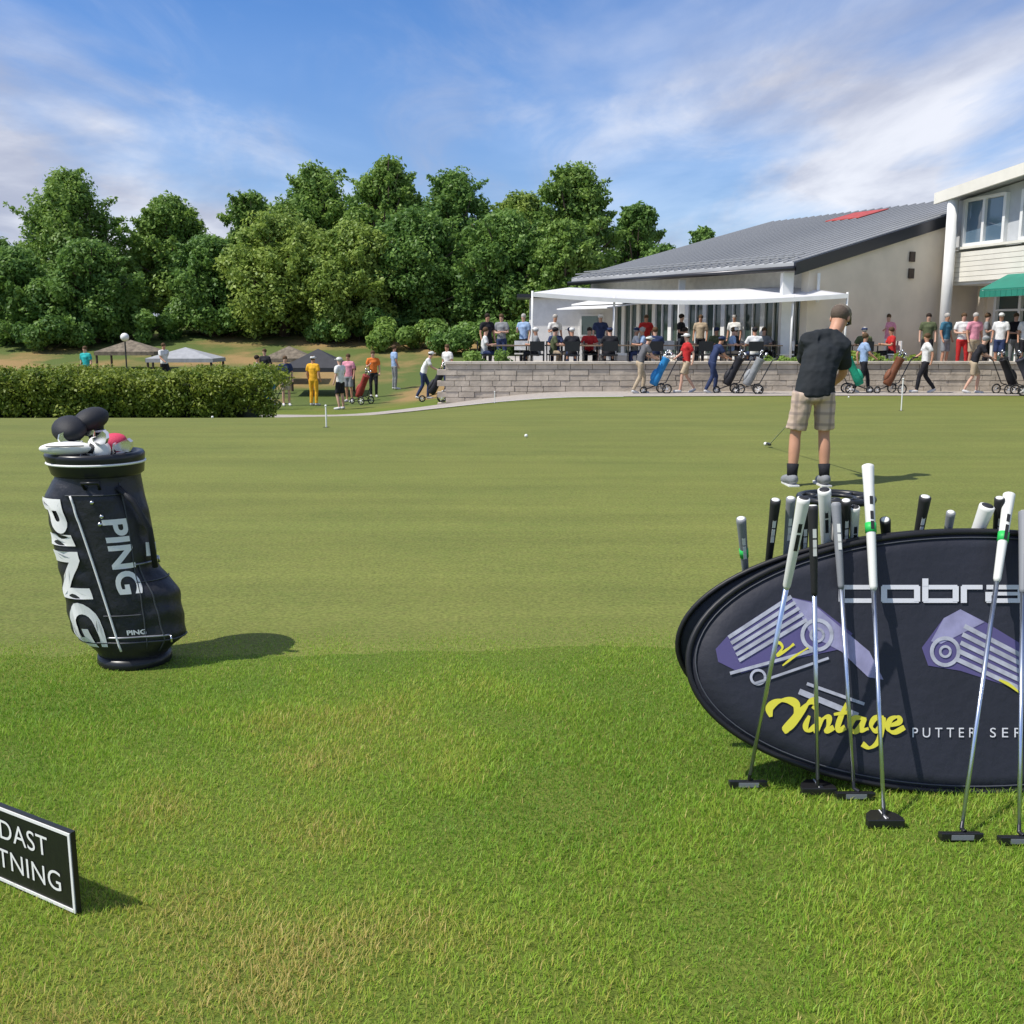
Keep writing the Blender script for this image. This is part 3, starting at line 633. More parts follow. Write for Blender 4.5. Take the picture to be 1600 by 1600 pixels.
def iron(dx, dy, h, yaw, tilt, label):
    t = thing('iron_club', label, 'golf club', bagp+Vector((topc.x+dx, topc.y+dy, BH-.22)), yaw, 'irons in the tour bag'); t.rotation_euler = (0, tilt, yaw)
    MB().tube([(0, 0, 0), (0, 0, .25+h)], .0045, 8).build('shaft', M['metal'], t, True)
    pr = [(0, 0), (.012, .0), (.068, .036), (.088, .028), (.092, .008), (.080, -.014), (.02, -.024), (.0, -.015)]
    b = MB(); z = .25+h; b.slab([(x-.004, -.006, z+y+.012) for x, y in pr], (0, .013, .004)); b.tube([(0, 0, z-.03), (0, 0, z+.012)], .0075, 10)
    autosmooth(bevel(b.build('club_head', Mblade, t), .002).id_data if False else b.build('club_head', Mblade, t)); return t
irs = [(-.10, .0, .00, 3.0, -.25, 'chrome iron sticking out furthest left over the bag rim'), (-.09, -.05, .03, 3.6, -.15, 'chrome iron with its toe to the front left of the bag rim'), (-.03, -.085, .015, 3.9, -.05, 'chrome iron lying on the front rim of the bag'),
       (.03, -.09, .03, -.6, .05, 'chrome iron between the white cover and the bag rim'), (.06, -.05, .01, -.4, .20, 'chrome iron beside the pink cover'), (.0, .0, .05, 3.3, 0, 'chrome iron in the middle of the tour bag')]
for q in irs: iron(*q)
pc = thing('putter_cover', 'long white putter cover lying across the front rim of the tour bag', 'headcover', bagp+Vector((topc.x-.055, topc.y-.125, BH+.035)), .15)
MB().ball((0, 0, 0), (.105, .036, .027), 24, 14).build('cover', mat('white_cover', (.80, .79, .74), .4, var=.05), pc, True)
MB().tube([(-.07, -.03, .012), (0, -.038, .012), (.07, -.03, .012)], .0022, 6).build('stitching', Mgrey, pc, True)
MB().tube([(.08, 0, 0), (.125, .01, -.012)], [.020, .016], 12).build('sock', M['blackm'], pc, True)

# ------------------------------------------------------------------ oval pop-up banner
BW, BHt = .965*1.0, .405; bc_px = (1528, 1035)
base = G(1540, 1238); TILT = R(17)
ex = Vector((1, .03, 0)).normalized(); ey = Vector((0, 0, math.cos(TILT)))+Vector((-.03, 1, 0)).normalized()*math.sin(TILT); ez = ex.cross(ey)   # outward (towards camera)
def Bpix(x, y):
    d = ray(x, y); n = ez; k = (base-O).dot(n)/d.dot(n); p = O+d*k-base; return p.dot(ex), p.dot(ey)
pl, pt, pb = Bpix(1075, 1030), Bpix(1500, 831), Bpix(1540, 1238)
BHt = (pt[1]-0)/2; cxs = Bpix(1528, 1035)[0]; BW = cxs-pl[0]
ban = thing('popup_banner', 'black oval pop-up banner with purple putter heads and yellow script on the grass', 'banner', base)
Z3 = Vector((0, 0, 0))
def B3(s_, t_, off=0): return ex*s_+ey*t_+ez*off
def ell(k, n, a, b): q = 2*math.pi*k/n; return cxs+a*math.cos(q), BHt+b*math.sin(q)
Mban = mat('banner_fabric', (.022, .024, .036), .65, bump=.15, bscale=30, var=.15, vscale=3)
def panel(fn, name):
    V = [fn(cxs, BHt)]; f = []; n = 96; rings = 8
    for r_ in range(1, rings+1):
        for k in range(n):
            s_, t_ = ell(k, n, BW*r_/rings, BHt*r_/rings); V.append(fn(s_, t_))
    for k in range(n): f.append((0, 1+k, 1+(k+1) % n))
    for r_ in range(1, rings):
        for k in range(n): a = 1+(r_-1)*n; b_ = 1+r_*n; f.append((a+k, b_+k, b_+(k+1) % n, a+(k+1) % n))
    me = bpy.data.meshes.new('m'); me.from_pydata(V, [], f); o = objm(name, me, Mban, ban, True); so_ = o.modifiers.new('s', 'SOLIDIFY'); so_.thickness = .003; so_.offset = -1 if name == 'front_panel' else 0; return o
def back(s_, t_):
    p = B3(s_, t_); top = B3(s_, 2*BHt); ytop = (ey*(2*BHt)).y; q = Vector(p); q.y = ytop+(ytop-p.y)*.3+.012; return q
panel(lambda s_, t_: B3(s_, t_), 'front_panel'); panel(back, 'back_panel')
MB().tube([B3(*ell(k, 96, BW, BHt)) for k in range(97)], .009, 8, False).build('rim', mat('rim_tape', (.012, .012, .014), .5), ban, True)
MB().tube([back(*ell(k, 96, BW, BHt)) for k in range(97)], .009, 8, False).build('rim', bpy.data.materials['rim_tape'], ban, True)
MB().tube([B3(*ell(k, 96, BW*.975, BHt*.955), .002) for k in range(97)], .0022, 5, False).build('stitching', mat('stitch', (.07, .075, .09), .6), ban, True)
# prints: flat shapes 2 mm proud of the cloth
def prints(name, shapes, m, off=.002):
    b = MB()
    for i_, (v, f) in enumerate(shapes): b.add([B3(p[0], p[1], off+.00025*i_+.0007*j_/len(v)*(len(v) > 12)) for j_, p in enumerate(v)], f)
    return objm(name, b.me(name, False), m, ban)
def px2(v): return [Bpix(*p) for p in v]
def quad(x0, y0, x1, y1): return (px2([(x0, y1), (x1, y1), (x1, y0), (x0, y0)]), [(0, 1, 2, 3)])
Mpw = mat('print_white', (.70, .70, .74), .6)
st = 9.5
def Lt(x, w_, parts):
    o_ = []; T_, B_, h_ = 914, 942, 7
    for p in parts:
        o_.append({'t': quad(x+2, T_, x+w_-2, T_+h_), 'b': quad(x+2, B_-h_, x+w_-2, B_), 'l': quad(x, T_+2, x+st, B_-2), 'r': quad(x+w_-st, T_+2, x+w_, B_-2), 'a': quad(x, 904, x+st, T_+2), 'm': quad(x+4, 925, x+w_-4, 930.5), 's': quad(x, T_+2, x+st, B_), 'q': quad(x, 925, x+st, B_-2)}[p])
    return o_
sh = Lt(1310, 56, 'tbl')+Lt(1376, 61, 'tblr')+Lt(1440, 57, 'tblra')+Lt(1500, 36, 'ts')+Lt(1538, 60, 'tbrmq')+Lt(1612, 20, 's')
prints('wordmark', sh, Mpw)
# script word
def stroke(pts, w0=5, w1=11):
    sp = spline([Vector(p) for p in pts], 8); n = len(sp); v, f = ribbon([tuple(p) for p in sp], [w0+(w1-w0)*abs(math.sin(math.pi*(k/(n-1))*len(pts)/2.6)) for k in range(n)])
    return (px2([tuple(p) for p in v]), f)
yel = mat('print_yellow', (.72, .66, .06), .6)
x0, y0 = 1200, 1142
def sc(pts, dx): return [(x0+dx+px_, y0+py_+dx*.055) for px_, py_ in pts]
scr = [stroke(sc([(4, -22), (2, -36), (14, -46), (32, -48), (44, -40), (40, -22), (28, -4), (24, 0), (34, -8), (54, -34), (66, -46), (78, -46)], 0), 5, 13),
       stroke(sc([(64, -24), (58, -8), (62, 0), (74, -8)], 0), 4, 9), stroke(sc([(70, -34), (73, -38)], 0), 7, 8),
       stroke(sc([(80, -22), (74, 0), (84, -18), (94, -22), (94, -12), (90, 0), (102, -6)], 0), 4, 9),
       stroke(sc([(122, -44), (110, -14), (108, 0), (120, -6)], 0), 4, 9), stroke(sc([(102, -26), (128, -30)], 0), 4, 6),
       stroke(sc([(148, -20), (134, -20), (128, -6), (136, 1), (148, -14), (150, -20), (144, -2), (156, -4)], 0), 4, 9),
       stroke(sc([(180, -22), (166, -20), (160, -8), (168, 0), (178, -12), (180, -20), (172, 14), (158, 26), (146, 20)], 0), 4, 9),
       stroke(sc([(188, -8), (204, -14), (202, -22), (190, -18), (186, -4), (196, 2), (212, -6)], 0), 4, 9)]
prints('script_word', scr, yel, .0035)
for txt, xa, xb in (('PUTTER', 1425, 1524), ('SERIES', 1546, 1646)):
    me = text_me(txt, 1, 1.6, 0, .0); wv = [v.co.x for v in me.vertices]; hv = [v.co.y for v in me.vertices]; q4 = (min(wv), max(wv), min(hv), max(hv))
    def fn(x, y): s_, t_ = Bpix(xa+(x-q4[0])/(q4[1]-q4[0])*(xb-xa), 1152-(y-q4[2])/(q4[3]-q4[2])*15); return B3(s_, t_, .0035)
    mapme(me, fn); objm('lettering', me, Mpw, ban)
# purple putter heads
Mpur = mat('print_purple', (.10, .085, .22), .6); Mlil = mat('print_lilac', (.30, .29, .46), .6, var=.2, vscale=20); Msil = mat('print_silver', (.44, .45, .52), .6, var=.25, vscale=25)
def poly(pts): return (px2(pts), [tuple(range(len(pts)))])
def bar(a, b_, wd): 
    v, f = ribbon([a, b_], wd); return (px2([tuple(p) for p in v]), f)
def circ(c, r, r2=None, n=28):
    if r2 is None: return poly([(c[0]+r*math.cos(2*math.pi*k/n), c[1]+r*math.sin(2*math.pi*k/n)) for k in range(n)])
    v = []; f = []
    for k in range(n):
        q = 2*math.pi*k/n; v += [(c[0]+r*math.cos(q), c[1]+r*math.sin(q)), (c[0]+r2*math.cos(q), c[1]+r2*math.sin(q))]; f.append((2*k, 2*k+1, (2*k+3) % (2*n), (2*k+2) % (2*n)))
    return (px2(v), f)
def head_print(ox, oy, flip):
    P = (lambda x, y: (ox+x, oy+y)) if not flip else (lambda x, y: (ox+x, oy+y))
    if not flip:
        prints('putter_print', [poly([P(0, 84), P(20, 62), P(112, 2), P(150, 10), P(214, 60), P(196, 84), P(120, 100), P(40, 122), P(4, 104)])], Mpur, .0015)
        prints('putter_print', [poly([P(118, 4), P(150, 12), P(240, 88), P(262, 132), P(238, 128), P(196, 88), P(150, 64)])], Mlil, .0026)
        prints('putter_print', [bar(P(20+i*4, 66+i*9), P(118+i*6, 2+i*9), 6) for i in range(5)]+[bar(P(22, 122), P(160, 84), 5), bar(P(60, 138), P(176, 98), 4)], Msil, .0032)
        prints('putter_print', [circ(P(158, 62), 26, 20), circ(P(158, 62), 12, 8)], Msil, .0036); prints('putter_print', [circ(P(66, 128), 13, 9)], Msil, .0036); prints('putter_print', [bar(P(130, 150), P(222, 188), 9), bar(P(142, 138), P(232, 170), 5)], Msil, .0036)
    else:
        prints('putter_print', [poly([P(0, 60), P(34, 14), P(60, 0), P(96, 18), P(260, 118), P(260, 160), P(60, 96), P(10, 88)])], Mpur, .0015)
        prints('putter_print', [poly([P(34, 14), P(60, 0), P(98, 20), P(70, 34), P(30, 54), P(14, 50)])], Mlil, .0026)
        prints('putter_print', [bar(P(66-i*3, 26+i*13), P(240, 116+i*12), 7) for i in range(5)], Msil, .0032)
        prints('putter_print', [circ(P(36, 66), 24, 18), circ(P(36, 66), 10, 6)], Msil, .0036)
head_print(1118, 930, False); head_print(1440, 952, True)
prints('accent_script', [stroke([(1208, 1012), (1216, 1004), (1222, 1012), (1214, 1024), (1230, 1014), (1240, 1006)], 3, 5), stroke([(1222, 1040), (1240, 1026), (1262, 1012)], 2, 4), stroke([(1560, 1062), (1576, 1070), (1594, 1084)], 3, 5)], yel, .0042)

# ------------------------------------------------------------------ putters leaning on the banner
Mgrips = {'white': mat('grip_white', (.74, .74, .70), .6), 'black': mat('grip_black', (.02, .02, .022), .6), 'grey': mat('grip_grey', (.22, .23, .25), .6)}
Mgreen = mat('green_mark', (.03, .50, .10), .5); Mshaft = mat('chrome_shaft', (.66, .72, .82), .30, metal=1)
def putter(hp, cap, gl, gcol, label, style, grp, fat=1.0, mark=None, maxlen=None):
    a = hp; L_ = (cap-a).length; d = (cap-a).normalized()
    t = thing('putter', label, 'putter', a, 0, grp); rot = Vector((0, 0, 1)).rotation_difference(d).to_matrix().to_4x4()
    P = lambda z: d*z
    MB().tube([P(.05), P(L_-gl)], [.0055, .0072], 10).build('shaft', Mshaft, t, True)
    g = MB(); r = .0120*fat
    g.lathe([(.0075, L_-gl), (.0085*fat, L_-gl+.01), (r, L_-.06), (r*1.12, L_-.012), (r*1.12, L_-.002), (r*.9, L_)], 14, rot @ Matrix.Diagonal((1, 1.1, 1, 1)))
    gr = g.build('grip', Mgrips[gcol], t, True)
    other = 'white' if gcol != 'white' else 'black'
    MB().lathe([(r*.86, L_), (r*.86, L_+.0012), (r*.4, L_+.002)], 14, rot).build('cap', Mgrips[other], gr, True)
    if mark: MB().lathe([(r*1.03, L_-gl*.55), (r*1.05, L_-gl*.55+.03)], 14, rot).build('band', mark, gr, True)
    for k in (.30, .42, .50): MB().box((0, -r*1.02, 0), (.010, .0012, .026), Matrix.Translation(P(L_-gl*k)) @ rot).build('logo_patch', Mgrips[other], gr)
    # head
    b = MB(); hm = M['dmetal'] if style != 'chrome' else Mblade
    b.tube([P(.05), P(.03), Vector((.012, 0, .022))], [.0055, .006, .007], 10)
    if style == 'mallet':
        pts = [(-.05, -.014), (.05, -.014), (.052, .004), (.042, .03), (.022, .052), (-.022, .052), (-.042, .03), (-.052, .004)]
        b.slab([(x, y, .004) for x, y in pts], (0, 0, .022)); hd_ = b.build('club_head', hm, t)
        MB().box((0, .02, .0275), (.003, .055, .001)).build('sight_line', Mw, hd_)
    else:
        b.slab([(-.055, -.012, .003), (.055, -.012, .003), (.056, .012, .003), (-.056, .012, .003)], (0, 0, .016)); b.box((0, -.011, .014), (.112, .008, .022))
        hd_ = b.build('club_head', hm, t); MB().box((0, -.0158, .014), (.06, .001, .014)).build('face_insert', Mgrips['grey'], hd_)
    bevel(hd_, .002); hd_.rotation_euler = (0, 0, 0); return t
def toplean(hx, hy, cx_, cy_):
    """putter head on the grass at one pixel, its cap on the ray of another, the shaft touching the banner plane"""
    h = T(hx, hy); dr = ray(cx_, cy_); best = None
    for k in np.linspace(2.6, 4.4, 300):
        c = O+dr*k
        # distance of the shaft from the rim where it crosses the banner's top height
        tt = (2*BHt*math.cos(TILT)*.96-h.z)/(c.z-h.z) if c.z > h.z+.1 else 0
        if not 0 < tt < 1: continue
        q = h.lerp(c, tt)-base; s_ = (q.dot(ex)-cxs)/BW
        if abs(s_) > 1: s_ = .99
        tz = BHt+BHt*math.sqrt(1-s_*s_); rim = tz*ey; 
        cl_min = 9
        for j_ in range(1, 40):
            q = h.lerp(c, j_/40)-base; a_, b_ = q.dot(ex)-cxs, q.dot(ey)-BHt
            if (a_/BW)**2+(b_/BHt)**2 < 1.04: cl_min = min(cl_min, q.dot(ez))
        e = abs(cl_min-.024)
        if best is None or e < best[0]: best = (e, c)
    return h, best[1]
gp = 'putters leaning on the front of the banner'
PF = [(1168, 1230, 1256, 778, .27, 'white', 'front putter furthest left, white grip, leaning on the banner', 'blade', 1.25, None),
      (1278, 1242, 1270, 790, .26, 'black', 'front putter with a black grip, second from the left on the banner', 'mallet', 1.1, None),
      (1335, 1248, 1306, 786, .26, 'grey', 'front putter with a grey grip, third from the left on the banner', 'blade', 1.1, None),
      (1382, 1292, 1356, 727, .40, 'white', 'tallest putter of all with a long white grip on the banner front', 'mallet', 1.35, Mgreen),
      (1500, 1312, 1577, 772, .30, 'white', 'front putter crossing the right side of the banner, white grip, low blade head', 'blade', 1.3, Mgreen),
      (1592, 1318, 1600, 800, .27, 'grey', 'putter cut by the right edge of the photo, leaning on the banner', 'blade', 1.2, None)]
for hx, hy, cx_, cy_, gl, gc, lb, stl, fat, mk in PF:
    h, c = toplean(hx, hy, cx_, cy_); putter(h, c, gl, gc, lb, stl, gp, fat, mk)
gp = 'putters leaning on the back of the banner'
def backlean(cx_, cy_, bx, by):
    """cap behind the banner; visible lower end of the grip at (bx,by)"""
    yb = base.y+(ey*(2*BHt)).y+.05; c = D(cx_, cy_, yb-.02); q = D(bx, by, yb+.03); d = (q-c).normalized(); k = -c.z/d.z; h = c+d*k
    h.z = hgt(h.x, h.y); return h, c
for cx_, cy_, bx, by, gc, lb, stl, fat, mk in [
    (1158, 810, 1163, 870, 'grey', 'grey-gripped putter standing alone behind the left end of the banner', 'blade', 1.15, Mgreen),
    (1212, 781, 1204, 850, 'black', 'black-gripped putter behind the banner, second from its left end', 'blade', 1.2, None),
    (1236, 778, 1230, 850, 'grey', 'grey-gripped putter close behind the leftmost front putter', 'mallet', 1.1, None),
    (1288, 765, 1290, 840, 'white', 'fat white-gripped putter behind the cluster at the top of the banner', 'blade', 1.5, None),
    (1336, 792, 1334, 845, 'white', 'white-gripped putter with a green band left of the tallest grip', 'blade', 1.1, Mgreen),
    (1383, 812, 1385, 850, 'black', 'short black grip just right of the tallest putter', 'blade', 1.2, None),
    (1446, 776, 1432, 850, 'black', 'black and white grip standing alone behind the middle of the banner', 'mallet', 1.3, None),
    (1258, 796, 1256, 850, 'black', 'black grip hidden between the two leftmost clusters of grips', 'blade', 1.1, None),
    (1322, 782, 1320, 845, 'black', 'black grip between the grey-gripped putter and the green-banded one', 'blade', 1.2, None),
    (1486, 800, 1478, 850, 'grey', 'short grey grip right of the lone black and white one', 'blade', 1.0, None),
    (1562, 778, 1556, 850, 'black', 'black grip just left of the rightmost white grip', 'blade', 1.1, None),
    (1543, 790, 1516, 860, 'white', 'wide white grip leaning left behind the right side of the banner', 'blade', 1.7, None)]:
    h, c = backlean(cx_, cy_, bx, by); putter(h, c, .26, gc, lb, stl, gp, fat, mk)

# ring rack that holds the loose putters behind the banner
rk = D(1306, 778, base.y+.42); rack = thing('putter_rack', 'black ring rack on a pole holding grips together behind the banner', 'rack', (rk.x, rk.y, 0))
b = MB(); b.torus((0, 0, rk.z), .115, .011, 'z', 30, 8); b.torus((0, 0, rk.z), .060, .007, 'z', 24, 6)
for k in range(8): a = k*.785; b.tube([(.06*math.cos(a), .06*math.sin(a), rk.z), (.115*math.cos(a), .115*math.sin(a), rk.z)], .008, 6)
b.build('ring', M['black'], rack, True); MB().tube([(0, 0, 0), (0, 0, rk.z)], .014, 10).build('pole', M['black'], rack, True)
MB().lathe([(.13, .0), (.13, .018), (.02, .03)], 24).build('base', M['black'], rack)
# ------------------------------------------------------------------ sign at the bottom left
pr = G(121, 1432); pl_ = G(0, 1378); dv = (pl_-pr).normalized(); ht = .21
SW = .52
sg = thing('lawn_sign', 'small black lawn sign with a white border and white capitals in the grass', 'sign', pr)
n_ = Vector((-dv.y, dv.x, 0)); 
if n_.y > 0: n_ = -n_
MB().slab([Vector((0, 0, .004)), dv*SW+Vector((0, 0, .004)), dv*SW+Vector((0, 0, ht)), Vector((0, 0, ht))], -n_*.012).build('board', mat('sign_black', (.012, .013, .013), .35, bump=.05), sg)
def Sg(x, z, o=.0015): return dv*(SW-x)+Vector((0, 0, z))+n_*o          # x from the far left end
b = MB(); e = .0075
for x0_, z0_, x1_, z1_ in ((.003, .007, SW-.003, .007+e), (.003, ht-.003-e, SW-.003, ht-.003), (.003, .007+e, .003+e, ht-.003-e), (SW-.003-e, .007+e, SW-.003, ht-.003-e)):
    b.slab([Sg(x0_, z0_, 0), Sg(x1_, z0_, 0), Sg(x1_, z1_, 0), Sg(x0_, z1_, 0)], n_*.0025)
b.build('border', Mw, sg)
for txt, zc_, h_, ln in (('ENDAST', .150, .042, .29), ('PUTTNING', .072, .042, .40)):
    me = text_me(txt, 1, 1.05, 0, .0); xs_ = [v.co.x for v in me.vertices]; ys_ = [v.co.y for v in me.vertices]; a_, b_, c_, d_ = min(xs_), max(xs_), min(ys_), max(ys_)
    mapme(me, lambda x, y: Sg((.085 if txt == 'PUTTNING' else .145)+(.385 if txt == 'PUTTNING' else .285)*(x-a_)/(b_-a_), zc_-h_*.6+h_*1.2*(y-c_)/(d_-c_), .002)); objm('lettering', me, Mw, sg)
for k in (.08, .44): p = Sg(k, 0, -.014); MB().tube([p+Vector((0, 0, -.06)), p+Vector((0, 0, ht*.8))], .005, 8).build('stake', M['dmetal'], sg)

# ------------------------------------------------------------------ hole pins and balls
for i, (x, y0_, y1_, lb) in enumerate([(424, 612, 640, 'thin white practice pin left of the taller one near the hedge'), (510, 634, 668, 'taller thin white practice pin on the left half of the green'), (773, 612, 630, 'short white practice pin at the far middle of the green'), (1408, 592, 642, 'thin white practice pin on the right side of the green'), (352, 622, 652, 'thin pale pin standing closest to the hedge')]):
    p = T(x, y1_); q = D(x, y0_, p.y); t = thing('practice_pin', lb, 'hole pin', p, 0, 'practice pins on the green')
    MB().tube([(0, 0, -.02), (0, 0, q.z-p.z)], .012, 6).build('rod', Mw, t); MB().lathe([(.054, .006), (.054, .0075)], 20).build('cup', mat('cup', (.01, .01, .01), .9) if i == 0 else bpy.data.materials['cup'], t)
    MB().ball((0, 0, q.z-p.z), .018, 8, 6).build('knob', Mw, t, True)
for x, y, lb in [(822, 684, 'white golf ball lying alone in the middle of the green'), (332, 654, 'white golf ball on the green near the hedge'), (1196, 697, 'white golf ball in front of the putter head of the golfer'), (1326, 622, 'white golf ball at the far right edge of the green')]:
    p = T(x, y); tag(MB().ball((0, 0, .027), .0225, 14, 10).build('golf_ball', Mw, None, True), lb, 'golf ball', 'golf balls on the green'); bpy.data.objects[-1] if False else None
    C.objects[-1].location = p
# ------------------------------------------------------------------ people
def skin_me(V, E_, Rr, sub=1):
    me = bpy.data.meshes.new('sk'); me.from_pydata([tuple(v) for v in V], E_, []); o = bpy.data.objects.new('sk', me); C.objects.link(o)
    m = o.modifiers.new('s', 'SKIN'); m.use_smooth_shade = True
    for i, r in enumerate(Rr):
        r = r if isinstance(r, tuple) else (r, r); d = me.skin_vertices[0].data[i]; d.radius = r; d.use_root = (i == 0)
    q = o.modifiers.new('u', 'SUBSURF'); q.levels = sub; q.render_levels = sub
    dg = bpy.context.evaluated_depsgraph_get(); dg.update(); out = bpy.data.meshes.new_from_object(o.evaluated_get(dg)); bpy.data.objects.remove(o); return out
BASE = dict(pel=(0, 0, .93), sp=(0, 0, 1.12), ch=(0, 0, 1.32), nk=(0, 0, 1.47), hb=(0, .015, 1.55), hd=(0, .03, 1.64), ht=(0, .01, 1.71),
            hl=(-.09, 0, .90), kl=(-.10, .02, .49), al=(-.10, -.02, .09), fl=(-.11, .10, .035), tl=(-.115, .17, .03),
            hr=(.09, 0, .90), kr=(.10, .02, .49), ar=(.10, -.02, .09), fr=(.11, .10, .035), tr=(.115, .17, .03),
            sl=(-.185, 0, 1.40), el=(-.235, -.02, 1.13), wl=(-.235, .07, .90), dl=(-.23, .12, .82),
            sr=(.185, 0, 1.40), er=(.235, -.02, 1.13), wr=(.235, .07, .90), dr=(.23, .12, .82))
POSE = {'stand': {}, 
 'fold': dict(el=(-.25, .02, 1.14), wl=(-.02, .19, 1.16), dl=(.07, .20, 1.18), er=(.25, .02, 1.14), wr=(.03, .21, 1.12), dr=(-.06, .22, 1.13), kl=(-.13, .02, .49), al=(-.16, -.02, .09), fl=(-.18, .09, .035), tl=(-.19, .15, .03)),
 'glass': dict(er=(.24, .03, 1.14), wr=(.12, .24, 1.24), dr=(.09, .28, 1.30), kl=(-.10, .07, .49)),
 'walk': dict(kl=(-.09, .17, .52), al=(-.09, .22, .10), fl=(-.09, .34, .06), tl=(-.09, .40, .07), kr=(.09, -.04, .50), ar=(.09, -.30, .14), fr=(.09, -.20, .05), tr=(.09, -.14, .03), el=(-.24, -.13, 1.15), wl=(-.24, -.10, .90), dl=(-.23, -.06, .82), er=(.24, .09, 1.15), wr=(.22, .28, 1.02), dr=(.21, .34, .98)),
 'push': dict(pel=(0, -.05, .91), sp=(0, .0, 1.10), ch=(0, .10, 1.28), nk=(0, .17, 1.41), hb=(0, .21, 1.48), hd=(0, .25, 1.56), ht=(0, .24, 1.63), sl=(-.18, .12, 1.35), sr=(.18, .12, 1.35), el=(-.22, .24, 1.12), wl=(-.14, .45, 1.02), dl=(-.12, .52, 1.00), er=(.22, .24, 1.12), wr=(.14, .45, 1.02), dr=(.12, .52, 1.00), hl=(-.09, -.05, .88), hr=(.09, -.05, .88), kl=(-.09, .14, .50), al=(-.09, .10, .09), fl=(-.09, .22, .035), tl=(-.09, .28, .03), ar=(.09, -.28, .12), kr=(.09, -.07, .50), fr=(.09, -.18, .05), tr=(.09, -.12, .03)),
 'sit': dict(pel=(0, 0, .50), sp=(0, .01, .69), ch=(0, .03, .88), nk=(0, .04, 1.03), hb=(0, .06, 1.11), hd=(0, .08, 1.20), ht=(0, .06, 1.27), hl=(-.09, 0, .48), kl=(-.13, .42, .50), al=(-.13, .40, .09), fl=(-.14, .51, .035), tl=(-.14, .57, .03), hr=(.09, 0, .48), kr=(.13, .42, .50), ar=(.13, .42, .09), fr=(.14, .53, .035), tr=(.14, .59, .03), sl=(-.185, .03, .96), el=(-.25, .12, .74), wl=(-.14, .34, .77), dl=(-.10, .41, .78), sr=(.185, .03, .96), er=(.25, .12, .74), wr=(.14, .34, .77), dr=(.10, .41, .78))}
ORD = ['pel', 'sp', 'ch', 'nk', 'hb', 'hd', 'ht', 'hl', 'kl', 'al', 'fl', 'tl', 'hr', 'kr', 'ar', 'fr', 'tr', 'sl', 'el', 'wl', 'dl', 'sr', 'er', 'wr', 'dr', 'cl', 'cr']
LNK = [('pel', 'sp'), ('sp', 'ch'), ('ch', 'nk'), ('nk', 'hb'), ('hb', 'hd'), ('hd', 'ht'), ('pel', 'hl'), ('hl', 'kl'), ('kl', 'al'), ('al', 'fl'), ('fl', 'tl'), ('pel', 'hr'), ('hr', 'kr'), ('kr', 'ar'), ('ar', 'fr'), ('fr', 'tr'), ('ch', 'sl'), ('sl', 'el'), ('el', 'wl'), ('wl', 'dl'), ('ch', 'sr'), ('sr', 'er'), ('er', 'wr'), ('wr', 'dr'), ('kl', 'cl'), ('cl', 'al'), ('kr', 'cr'), ('cr', 'ar')]
RAD = dict(pel=(.135, .10), sp=(.125, .09), ch=(.145, .10), nk=.058, hb=.066, hd=(.076, .094), ht=(.055, .066), hl=.088, kl=.050, al=.036, cl=.055, cr=.055, fl=.038, tl=.026, hr=.088, kr=.050, ar=.036, fr=.038, tr=.026, sl=.060, el=.041, wl=.028, dl=.032, sr=.060, er=.041, wr=.028, dr=.032)
def sub_me(J, names, add, extra=None, sub=1):
    J = dict(J)
    for s_ in 'lr':
        if 'c'+s_ in names: J['c'+s_] = tuple(Vector(J['k'+s_]).lerp(Vector(J['a'+s_]), .36)+(Vector((0, -.012, 0))))
    idx = {n: i for i, n in enumerate(names)}
    V = [Vector(J[n]) for n in names]; Rr = []
    for n in names:
        r = RAD[n]; r = r if isinstance(r, tuple) else (r, r); k = (add if not callable(add) else add(n)); Rr.append((r[0]+k, r[1]+k))
    E_ = [(idx[a], idx[b]) for a, b in LNK if a in idx and b in idx and not ((a, b) in (('kl', 'al'), ('kr', 'ar')) and 'cl' in idx)]
    if extra: extra(V, E_, Rr, idx, J)
    return skin_me(V, E_, Rr, sub)
def cut(J, a, b, t): return tuple(Vector(J[a]).lerp(Vector(J[b]), t))
def remesh(b, vox, amp=.0, fr=12, seed=0, it=4):
    me = b.me('r', False); o = bpy.data.objects.new('r', me); C.objects.link(o)
    m = o.modifiers.new('r', 'REMESH'); m.mode = 'VOXEL'; m.voxel_size = vox; q = o.modifiers.new('s', 'SMOOTH'); q.iterations = it; q.factor = .5
    dg = bpy.context.evaluated_depsgraph_get(); dg.update(); out = bpy.data.meshes.new_from_object(o.evaluated_get(dg)); bpy.data.objects.remove(o)
    if amp:
        for v in out.vertices: v.co += v.normal*(amp*noise.noise(Vector((v.co.x*fr*.6, v.co.y*fr*.6, v.co.z*fr+seed)))+amp*.4*noise.noise(v.co*fr*2.3))
    return out
def chain(b, pts, rad, step=.02):
    """ellipsoids strung along a path: rad = (half width, half depth) per point"""
    for (p, q), (r0, r1) in zip(zip(pts[:-1], pts[1:]), zip(rad[:-1], rad[1:])):
        p, q = Vector(p), Vector(q); n = max(2, int((q-p).length/step))
        for k in range(n+1): t = k/n; b.ball(p.lerp(q, t), (r0[0]*(1-t)+r1[0]*t, r0[1]*(1-t)+r1[1]*t, min(.05, (r0[1]+r1[1])/2)), 12, 6)
